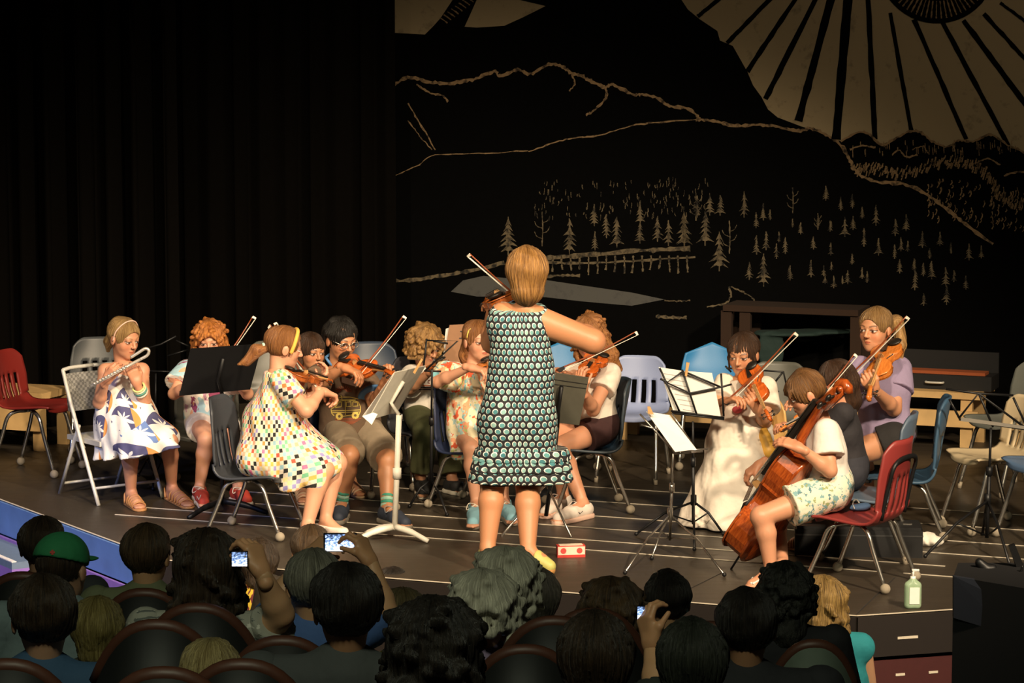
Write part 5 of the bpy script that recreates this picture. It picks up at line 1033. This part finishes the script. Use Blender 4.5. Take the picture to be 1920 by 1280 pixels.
CLOG, LIME = plain('wood_clog', (.52, .26, .08), .5), plain('lime_leather', (.52, .48, .14), .5)
for q, dv in (('L', V(-.12, 1, 0)), ('R', V(.62, -.35, 0))):
    A = p.J['A'+q].copy(); dv = nrm(dv); s_ = SDF(.006); h = A-dv*.03; h[2] = .06; t_ = A+dv*.13; t_[2] = .03; m_ = A+dv*.06; m_[2] = .05
    s_.cap(V(h[0], h[1], .0), h, .034, .036).cap(h, m_, .033, .036).cap(m_, t_, .036, .034).plane((0, 0, 0), (0, 0, -1)).plane((0, 0, .066), (0, 0, 1)); v, f = s_.build(); o = mesh('clog', v, f, CLOG, p.root, off=p.base)
    s_ = SDF(.006); s_.cap(A+dv*.05+V(0, 0, -.035), t_+V(0, 0, .018), .046, .036).plane((0, 0, .02), (0, 0, -1)).plane(A+dv*.055, -dv); v, f = s_.build(); mesh('toe_upper', v, f, LIME, o, off=p.base)
fiddle('violin', 'violin on the conductor\'s shoulder, mostly hidden by her head', 'violin', D(950, 560, 15.16), D(912, 566, 15.68), (-.25, -.35, .85), VIOLIN_BR, group='violins'); bow('conductor\'s bow pointing up to the left beside her head', D(1052, 622, 15.40), D(881, 476, 15.34), (-.4, .5, -.6))
# girl with long wavy hair
p = Person('girl with long wavy hair in white shirt, dark shorts and white trainers', 16.85, .238, (1104, 630, -.02, -26, 22, 0), dict(N=(1114, 688, 0), SR=(1086, 700, .04), SL=(1142, 703, -.08), ER=(1066, 712, -.16), WR=(1050, 698, -.36), FR=(1034, 694, -.42), EL=(1112, 768, -.24), WL=(1094, 734, -.42), FL=(1088, 712, -.44), HR=(1108, 800, .08), HL=(1126, 806, -.06), KR=(1036, 812, -.12), KL=(1046, 838, -.26), AR=(1056, 930, .085), AL=(1094, 945, .085), TR=(1018, 964), TL=(1040, 975), nR=(0, -.2, -1), nL=(.5, .5, .3)),
    FAIR, (.2, .1, .04), dict(curl=(120, .07), t=.03, zlo=-.6, pre=[((x*.34, -.10, 0), (x*.40, -.08, -.75), .16, .13) for x in (-1, 1)]+[((0, -.3, 0), (0, -.36, -.9), .30, .22)], face=(0, .46, -.2, .28, .36, .40), post=[((-.34, -.12, -.1), (-.48, -.16, -.6), .16, .17), ((-.48, -.16, -.6), (-.58, -.24, -1.05), .16, .08), ((.3, .0, -.3), (.36, .1, -.7), .12, .07)]), COPPER, lim=1.0)
WJ = cloth('cream_jersey', (.80, .70, .60)); p.top('white_shirt', WJ, .45, .04, .014, .02); p.pants('dark_shorts', cloth('maroon_shorts', (.05, .018, .018)), .38, .016, .02, waist=.18)
for q in 'LR':
    o = p.shoe(q, WHT, plain('peach_sole', (.72, .48, .38), .5), 'trainer', .09, laces=WHT)
    if q == 'L': decal(o, [[(1084, 960), (1087, 962.5), (1092, 958)]], 1.4, INK, 'tick_mark')
fiddle('violin', 'red violin in front of the girl with long wavy hair', 'violin', D(1122, 668, 16.70), D(1082, 722, 16.34), (-.1, -.8, .5), VIOLIN_RED, group='violins'); bow('bow reaching out to the right past the girl with long wavy hair', D(1036, 696, 16.40), D(1193, 621, 16.36), (.4, -.2, -.8))
sit(p, 'under the girl in white trainers')
# girl in the white dress
p = Person('dark-haired girl in a long white dress with gold sash playing a violin', 16.45, .238, (1393, 663, -.02, -24, 14, 0), dict(N=(1393, 712, 0), SR=(1358, 724, 0), SL=(1436, 730, .02), ER=(1343, 768, -.16), WR=(1354, 754, -.34), FR=(1374, 748, -.38), EL=(1434, 790, -.1), WL=(1422, 770, -.28), FL=(1412, 752, -.33), HR=(1372, 834, 0), HL=(1412, 834, 0), KR=(1358, 872, -.2), KL=(1402, 872, -.2), AR=(1366, 952), AL=(1402, 952), TR=(1360, 966), TL=(1397, 966), nR=(.2, -.2, -.9), nL=(-.3, .6, .4)),
    OLIVE, (.05, .025, .015), dict(ears=True, face=(0, .47, -.23, .29, .32, .36), pre=[((0, -.28, 0), (0, -.3, -.35), .24, .14)], post=[((.35, .12, -.05), (.33, .14, -.36), .03, .02), ((-.35, .12, -.05), (-.33, .14, -.36), .03, .02)]), DARKB)
CRM = cloth('cream_cotton', (.84, .75, .64), .05, .6)
dress(p, 'white_dress', CRM, [(1388, 800, 0, .105, 1288, 985, -.16, .07), (1392, 800, 0, .105, 1312, 985, -.26, .08), (1392, 800, 0, .105, 1350, 985, -.38, .07), (1392, 800, 0, .105, 1396, 985, -.34, .08), (1395, 800, 0, .10, 1430, 960, -.1, .09), (1385, 805, 0, .10, 1320, 960, .05, .09)], neck=-.02, sleeve=.62, flare=.04, thigh=.02, wr=.008, k=.10, g=.018, cuts=[(V(0, 0, .012), (0, 0, -1))], fr=24)
GOLD = plain('gold_satin', (.48, .22, .05), .4, 0, .3, 20); band(p, 'sash', GOLD, .37, .49, .046); s_ = SDF(.007); s_.cap(D(1428, 803, 16.35), D(1436, 820, 16.3), .03, .03).cap(D(1436, 820, 16.3), D(1444, 845, 16.28), .03, .045); p.garment('sash_tail', plain('yellow_satin', (.70, .38, .06), .5), [s_], .006)
s_ = SDF(.006); s_.ell(D(1382, 768, 16.3), (.03, .02, .022)).ell(D(1390, 760, 16.3), (.02, .015, .02)); p.garment('red_emblem', plain('red_blue_print', (.6, .08, .09), .8), [s_])
for q in 'LR': p.shoe(q, WHT, CREAM)
fiddle('violin', 'orange-red violin played by the girl in white', 'violin', D(1402, 692, 16.30), D(1444, 786, 15.98), (-.35, -.85, .35), VIOLIN_RED, group='violins', fb=MAPLE); bow('long bow crossing diagonally in front of the girl in white', D(1350, 762, 16.08), D(1490, 623, 15.95), (.3, .1, -.7), k=1.1)
sit(p, 'under the girl in the white dress')
# teenager
p = Person('teenage girl with ponytail in a lavender t-shirt playing a viola', 16.05, .242, (1641, 617, -.02, -36, 2, 0), dict(N=(1655, 676, 0), SR=(1612, 694, -.04), SL=(1684, 694, .04), ER=(1590, 752, -.12), WR=(1580, 728, -.3), FR=(1566, 724, -.36), EL=(1676, 766, -.12), WL=(1641, 732, -.36), FL=(1622, 708, -.44), HR=(1660, 818, .08), HL=(1672, 824, -.08), KR=(1612, 842, .10), KL=(1606, 850, -.08), AR=(1628, 962), AL=(1600, 972), TR=(1600, 972), TL=(1572, 984), nL=(-.2, .7, .5), nR=(.3, -.2, -.9), cL=(55, 55, 30)),
    (.62, .295, .16), (.10, .05, .025), dict(ears=True, lay=1.2, post=[((-.10, -.44, .18), (-.28, -.56, .14), .11, .15), ((-.28, -.56, .14), (-.40, -.56, -.45), .16, .14), ((-.40, -.56, -.45), (-.42, -.5, -.80), .13, .05)]), hairmat('light_brown_hair', (.14, .065, .02), (.46, .27, .10)), lim=1.2, armk=.9)
p.top('lavender_shirt', cloth('lavender_jersey', (.30, .235, .37)), .55, -.02, .022, .03, 0., .008, seed=5); p.pants('black_shorts', cloth('black_cotton', (.015, .013, .013)), .34)
for q in 'LR': p.sandal(q, plain('beige_leather', (.60, .40, .22), .6), thong=True)
fiddle('viola', 'orange-brown viola held by the teenager in the lavender shirt', 'viola', D(1668, 648, 15.93), D(1628, 746, 15.52), (-.45, -.7, .5), VIOLIN_OR, group='violins', fb=MAPLE); bow('bow laid diagonally across the viola of the teenager', D(1572, 722, 15.76), D(1699, 593, 15.60), (.3, .2, -.7))
sit(p, 'under the teenager')
# dark-haired child behind the cello player
p = Person('dark-haired child in a black shirt partly hidden behind the cello player', 15.52, .235, (1566, 716, .0, -78, 14, 0), dict(N=(1578, 764, 0), SL=(1578, 778, -.13), SR=(1572, 776, .13), EL=(1545, 822, -.1), WL=(1500, 806, -.05), FL=(1472, 796, -.04), ER=(1530, 800, .16), WR=(1510, 770, .1), FR=(1500, 762, .08), HL=(1592, 885, -.08), HR=(1590, 880, .1), KL=(1500, 905, -.04), KR=(1510, 895, .12), AL=(1512, 1008), AR=(1526, 1000), TL=(1478, 1018), TR=(1494, 1010), nL=(0, 0, -1)),
    FAIR, (.04, .02, .01), dict(pre=[((0, -.22, 0), (0, -.26, -.5), .36, .28), ((0, -.26, -.5), (0, -.24, -.72), .26, .14)], face=(0, .48, -.18, .29, .34, .40)), DARKB)
p.top('black_shirt', cloth('charcoal_jersey', (.025, .022, .026)), .6, -.02); p.pants('dark_shorts', cloth('dark_shorts', (.03, .03, .04)), .7)
for q in 'LR': p.sandal(q, plain('tan_leather', (.5, .24, .09), .5))
fiddle('violin', 'violin between the cello neck and the dark-haired child', 'violin', D(1540, 768, 15.46), D(1462, 806, 15.38), (0, -.5, .85), VIOLIN_OR, group='violins'); bow('thin bow rising behind the cello scroll', D(1532, 744, 15.32), D(1602, 663, 15.36), (.5, 0, -.5), k=.9)
sit(p, 'just behind the red chair')
# cello player
p = Person('brown-haired boy in a white t-shirt and leaf-print shorts playing the cello', 14.78, .232, (1510, 737, .0, -82, 26, 0), dict(N=(1540, 790, 0), SL=(1550, 812, -.13), SR=(1536, 808, .13), EL=(1556, 882, -.20), WL=(1503, 842, -.24), FL=(1468, 826, -.2), ER=(1478, 868, .40), WR=(1428, 868, .46), FR=(1406, 884, .46), HL=(1558, 920, -.09), HR=(1554, 914, .15), KL=(1426, 968, -.24), KR=(1446, 962, .50), AL=(1446, 1072), AR=(1468, 1058), TL=(1390, 1106), TR=(1430, 1078), nL=(-.1, .5, -.8), cL=(20, 25, 20), nR=(.3, .2, -.7)),
    FAIR, (.15, .07, .03), dict(t=.015, ears=True, ridge=.018, mess=1.6, face=(0, .47, -.20, .30, .33, .37), cut=-.34, post=[((x*.1, .33, .24), (x*.12, .39, .12), .05, .025) for x in (-2, -1, 0, 1, 2)]), BRN, lim=.98)
p.top('white_tshirt', cloth('white_cotton', (.80, .74, .68)), .60, .05, .018, .03, -.0, .007, seed=8)
PALM = pat_blobs('leaf_shorts_print', (.76, .72, .58), [(26, .57, (.20, .38, .40), 4, 1), (30, .60, (.30, .36, .16), 4, 2), (24, .63, (.10, .22, .26), 4, 3)]); p.pants('leaf_print_shorts', PALM, .60, .022, .03, waist=.22, pat=boxpat)
for q in 'LR': p.sandal(q, plain('pale_blue_rubber', (.62, .68, .66), .6), thong=True)
fiddle('cello', 'varnished red-brown cello leaning against the seated boy', 'cello', D(1394, 1030, 14.94), D(1590, 724, 14.56), (-.80, .52, .35), varnish('cello_varnish', (.20, .03, .007), (.50, .105, .016)), deep=.17, total=1.62, chin=False, endpin=.22)
bow('cello bow tip showing in front of the white dress', D(1416, 884, 15.22), D(1480, 890, 15.75), (-.3, .1, .5), k=1.2)
sit(p, 'under the cello player')
# ---------------------------------------------------------------- the audience in the dark hall
AH = {}
def ahair(n, c1, c2, curly=False): return hairmat('audience_'+n, c1, c2, curly)
BK_, DB_, MB_, GR_, WH_, BL_, OL_ = (ahair('black', (.006, .005, .004), (.03, .022, .015)), ahair('dark_brown', (.012, .008, .005), (.07, .042, .022)), ahair('mid_brown', (.03, .018, .01), (.16, .095, .045)), ahair('grey', (.09, .085, .065), (.42, .40, .31)),
    ahair('silver', (.40, .37, .28), (.90, .86, .68)), ahair('blonde', (.20, .14, .05), (.62, .50, .22)), ahair('olive', (.06, .045, .02), (.24, .18, .08)))
SHORT = dict(t=.03, k=.08, ears=True, ridge=.014, cut=-.38, face=(0, .5, -.15, .32, .36, .40)); FULL = dict(t=.06, k=.1, ridge=.02, pre=[((0, -.15, 0), (0, -.18, -.34), .40, .30)], face=(0, .55, -.15, .30, .4, .45), cut=-.62)
LONG = dict(t=.07, k=.1, ridge=.02, curl=(60, .09), zlo=-.7, pre=[((0, -.16, 0), (0, -.2, -.62), .42, .40), ((0, -.2, -.62), (0, -.22, -1.0), .40, .30)], face=(0, .55, -.15, .30, .4, .45)); FLUFF = dict(t=.07, k=.06, curl=(170, .09), zlo=-.3, face=(0, .55, -.2, .30, .4, .42), cut=-.5)
def onlooker(label, px, py, wpx, hair, hm, shirt=(.02, .02, .025), yaw=180, skin=(.45, .26, .16), sh=.20, pit=6, arm=None, H=.235, pat=None, tilt=0, slv=.55, d=None):
    d = d or F*(.185*H/.235)/wpx; s_ = F/d/1.01; k = H/.235
    J = dict(N=(px, py+.135*s_*k, -.01), SL=(px-sh*s_*k, py+.19*s_*k, -.03), SR=(px+sh*s_*k, py+.19*s_*k, -.03), EL=(px-(sh+.05)*s_*k, py+.52*s_*k, .05), ER=(px+(sh+.05)*s_*k, py+.52*s_*k, .05), WL=(px-.12*s_*k, py+.62*s_*k, .3), WR=(px+.12*s_*k, py+.62*s_*k, .3), HL=(px-.09*s_*k, py+.72*s_*k, 0), HR=(px+.09*s_*k, py+.72*s_*k, 0))
    if yaw < 90 or yaw > 270: pass
    if arm: J.update(arm)
    fl = D(px, py, d)[2]-1.18*k
    p = Person(label, d, H, (px, py, 0, yaw, pit, tilt), J, skin, (.02, .015, .01), hair, hm, 'audience members in the hall', fat=1.15, hres=.006, face=False, floor=fl, lim=1.1)
    m = pat or cloth('shirt_%d_%d_%d' % tuple(int(c*999) for c in shirt), shirt); p.top('shirt', m, slv, -.02, .018, .02, .05, .005, res=.012)
    return p
def phone(label, c, d, wd, ht, lit, parent=None, dark=False):
    a = D(c[0], c[1], d); k = d/F; r = thing('smartphone', label, 'phone', a, 'phones filming the concert'); MB().box(V(0, .006, 0), (wd*k, .008, ht*k)).build('casing', plain('phone_black', (.01, .01, .012), .3), r)
    t = NT('lit_screen'); o = t.obj(); mp = t.n('Mapping', {'Vector': o, 'Scale': (40, 40, 90)}); z_ = t.n('SeparateXYZ', {0: o}).outputs[2]; f = t.math('SUBTRACT', t.noise(mp.outputs[0], 2.2, 3, .6), t.math('MULTIPLY', z_, .32/(ht*k))); col = t.ramp(f, [(.35, (.02, .03, .06)), (.5, (.25, .4, .75)), (.62, (1, .97, 1))]) if not dark else t.ramp(f, [(.5, (.02, .03, .06)), (.66, (.5, .6, .85))])
    m = t.done((.01, .01, .01), .2, 0, Emission_Color=col, Emission_Strength=lit); MB().box(V(0, .0, 0), (wd*k*.9, .003, ht*k*.9)).build('screen', m, r)
    MB().tube([V(wd*k*.36, -.002, ht*k*.2), V(wd*k*.36, -.004, ht*k*.2)], wd*k*.06, 12).build('shutter_icon', PAPER, r); return r
SK, SKD = (.60, .34, .18), (.36, .19, .10)
onlooker('man with dark hair and thin crown beside the blue stage side', 80, 1026, 86, SHORT, DB_, (.03, .035, .04))
p = onlooker('man in a green cap and grey-teal shirt near the left front', 118, 1066, 94, dict(SHORT, t=-.02, mess=0), DB_, (.16, .22, .23), yaw=158, sh=.21, d=9.9)
s_ = SDF(.006/.235); s_.ell((0, -.06, .17), (.41, .48, .40), k=.02).plane((0, 0, .10), (0, -.25, -1)); s_.ell((0, -.56, .06), (.20, .2, .14), k=.02, op=-1); v, f = s_.build(); GREEN = cloth('green_cap_cloth', (.02, .20, .075)); cap = mesh('baseball_cap', p.C+(v@p.Rh.T)*p.H, f, GREEN, p.root, off=p.base)
s_ = SDF(.006/.235); s_.ell((0, .48, .12), (.28, .36, .035)).plane((0, .25, .1), (0, -1, 0)); v, f = s_.build(); mesh('cap_brim', p.C+(v@p.Rh.T)*p.H, f, GREEN, cap, off=p.base); decal(cap, [[(94, 1035.5), (103, 1035.5)], [(98.5, 1031), (98.5, 1040)]], 4, plain('red_embroidery', (.45, .06, .04), .8), 'cross_mark')
onlooker('man with a balding crown in a sage shirt facing the blue stage side', 276, 1042, 94, SHORT, MB_, (.15, .17, .09), yaw=165, skin=SK, d=10.9)
p = onlooker('woman with long dark wavy hair in a pale lace top holding up a phone', 388, 1070, 112, LONG, DB_, sh=.19, skin=SK, arm=dict(ER=(526, 1152, -.08), WR=(494, 1080, -.14), FR=(482, 1046, -.12), nR=(-.6, .5, 0)), pat=pat_blobs('lace_print', (.30, .30, .25), [(22, .52, (.10, .11, .10), 4, 1), (30, .60, (.55, .54, .46), 4, 2)]))
phone('small bright phone held by the woman with long dark hair', (449, 1048), p.d0-.19, 32, 30, 1.6)
onlooker('dark-haired person in a red and yellow patterned top in the front row', 487, 1055, 66, FULL, DB_, pat=pat_blobs('bright_print', (.12, .02, .02), [(14, .52, (.55, .38, .03), 2, 1)]), sh=.18)
onlooker('person with thin brown hair right behind the largest phone screen', 583, 1032, 72, SHORT, MB_, (.04, .03, .02), skin=SK)
p = onlooker('grey-haired man in a blue shirt lifting the largest phone', 586, 1100, 106, SHORT, GR_, (.06, .13, .34), yaw=200, skin=SK, arm=dict(SR=(665, 1190, 0), ER=(722, 1150, .12), WR=(697, 1060, .2), FR=(682, 1026, .22), nR=(-.7, .4, .1), SL=(515, 1195, 0), EL=(520, 1130, .25), WL=(570, 1050, .35), FL=(598, 1025, .36), nL=(.7, .3, .1)))
phone('largest bright phone screen raised in front of the white stand\'s foot', (638, 1017), p.d0+.24, 64, 36, 2.2)
onlooker('man with thick black hair and charcoal shirt in the middle foreground', 650, 1142, 128, dict(SHORT, t=.05), BK_, (.05, .055, .055), yaw=192, sh=.24, skin=SKD)
onlooker('dark head low in the front row left of the silver-haired pair', 738, 1104, 60, FULL, BK_, sh=.17, H=.215)
onlooker('child with light olive-brown hair between two dark heads', 755, 1166, 92, FULL, OL_, (.30, .28, .07), yaw=195, sh=.17, H=.215)
onlooker('person with big black hair at the bottom centre edge', 812, 1226, 152, dict(LONG, curl=(90, .1)), BK_, (.012, .012, .014), sh=.22)
p = onlooker('silver-haired woman in a lavender collar with a phone at her shoulder', 906, 1146, 112, FLUFF, WH_, (.20, .15, .24), skin=SK, arm=dict(ER=(990, 1270, .0), WR=(976, 1232, .08), FR=(966, 1196, .1), nR=(-.7, .4, .1)))
phone('small dark phone with camera screen at the shoulder of the silver-haired woman', (948, 1206), p.d0+.1, 22, 36, .8, dark=True)
onlooker('silver-haired person in a pale shirt just beneath the conductor', 948, 1098, 104, FLUFF, WH_, (.34, .32, .27), skin=SK)
onlooker('person with dark grey hair right of the silver-haired pair', 1006, 1122, 82, FULL, ahair('dark_grey', (.02, .02, .016), (.09, .09, .07)), (.02, .02, .022))
onlooker('person with soft brown hair left of the hand with the white phone', 1146, 1152, 100, FLUFF, MB_, (.02, .018, .016))
onlooker('dark head at the bottom edge left of the hand with the white phone', 1116, 1240, 132, FULL, DB_, (.015, .015, .018), sh=.22)
p = onlooker('short dark-haired man alone below the wire music stands', 1252, 1128, 86, dict(SHORT, t=.035), BK_, (.02, .02, .02), skin=SK)
p = onlooker('dark greenish-haired person at the bottom right of centre holding a white phone', 1297, 1246, 118, FULL, ahair('dark_green_grey', (.012, .014, .01), (.05, .055, .04)), (.02, .025, .02), skin=SK, d=8.0, arm=dict(SL=(1225, 1330, 0), EL=(1235, 1290, .1), WL=(1224, 1218, .2), FL=(1212, 1168, .22), nL=(.7, .5, .1)))
phone('narrow white phone screen held in a raised hand', (1202, 1152), p.d0+.24, 15, 34, 2.4)
onlooker('broad dark-haired man in black at the lower right', 1400, 1178, 116, dict(SHORT, t=.04), BK_, (.012, .013, .016), sh=.24, skin=SKD, d=8.75)
onlooker('person with curly black hair below the cello player\'s feet', 1472, 1116, 88, dict(FLUFF, pre=[((0, -.15, 0), (0, -.2, -.6), .38, .34)], cut=-1.), ahair('black_curls', (.006, .006, .005), (.04, .04, .032), True), (.015, .015, .018))
onlooker('woman with wavy blonde-streaked hair in a teal top', 1543, 1134, 78, dict(LONG, pre=[((0, -.16, 0), (0, -.2, -.55), .40, .42), ((0, -.2, -.5), (0, -.2, -.85), .38, .26)]), ahair('streaked', (.07, .035, .01), (.60, .38, .12)), (.02, .26, .30), skin=(.6, .34, .2), sh=.17, slv=0)
onlooker('dark-haired man in a blue shirt at the lower left', 82, 1160, 112, dict(SHORT, t=.04), DB_, (.025, .07, .14), yaw=195, sh=.22, d=8.0)
onlooker('blonde child between the dark-haired man and the empty seats', 183, 1182, 90, FULL, ahair('dark_blonde', (.12, .085, .02), (.42, .34, .12)), (.05, .05, .04), H=.205, sh=.15, d=9.33)
onlooker('pale blonde child at the bottom edge below the empty seats', 396, 1272, 104, FULL, BL_, (.05, .05, .05), H=.19, sh=.15, d=7.4)
# theatre seats
SEATM = plain('dark_seat_shell', (.006, .007, .0065), .6); RIM = plain('brown_seat_rim', (.075, .026, .014), .5); VELV = plain('seat_fabric', (.03, .012, .012), .9)
def tseat(px, top, d, label, w_=.37, shell=None):
    t = D(px, top, d); z0 = t[2]-.86; r = thing('theatre_seat', label, 'seat', V(t[0], t[1], z0), 'theatre seats in the hall'); n = 17; pts = []
    for i in range(n): a = -1+2*i/(n-1); pts.append((a*w_/2*(1-.03*(a*a)), .86-.17*abs(a)**2.4, .05*a*a))
    vs, fs = [], []
    for i, (x, z, y) in enumerate(pts):
        for q, (zz, yy) in enumerate(((.40, -.10), (.40+(z-.40)*.5, -.05), (z, 0), (z, .05), (.40+(z-.40)*.5, .02), (.40, -.02))): vs.append(V(x, y+yy, zz))
    for i in range(n-1):
        for q in range(5): fs.append((i*6+q, (i+1)*6+q, (i+1)*6+q+1, i*6+q+1))
    mesh('seat_back', np.array(vs), fs, shell or SEATM, r, True); MB().tube([V(x, y+.022, z+.004) for x, z, y in pts], .022, 8).build('rim', RIM, r, True)
    MB().box(V(0, .045, .46), (w_*.9, .07, .34)).build('seat_cushion', VELV, r)
    for sx in (-1, 1): MB().box(V(sx*w_*.46, -.01, .22), (.04, .10, .44)).build('leg', SEATM, r)
for px, top, d, lb in ((368, 1148, 8.3, 'empty dark seat with brown rim beside the woman in lace'), (292, 1180, 7.72, 'empty dark seat with brown rim right of the blonde child'), (268, 1118, 9.62, 'dark seat back behind the man in the sage shirt'), (452, 1256, 7.05, 'dark seat holding the pale blonde child'), (528, 1210, 8.0, 'dark seat behind the grey-haired man in blue'), (305, 1272, 6.7, 'dark seat rim at the very bottom left of centre'), (10, 1256, 7.0, 'dark seat rim in the bottom left corner'), (40, 1086, 10.1, 'dark seat beside the purple step'),
        (1040, 1172, 8.45, 'dark seat with brown rim right of the silver-haired pair'), (985, 1226, 8.2, 'dark seat under the silver-haired woman with the phone'), (878, 1148, 9.05, 'dark seat left of the silver-haired woman'), (1112, 1156, 9.1, 'dark seat left of the soft brown-haired person'), (1330, 1180, 9.4, 'dark seat between the short dark-haired man and the broad man')): tseat(px, top, d, lb)
tseat(1528, 1214, 9.3, 'grey-green seat back behind the woman in teal', .30, shell=plain('green_grey_seat', (.10, .13, .10), .7))
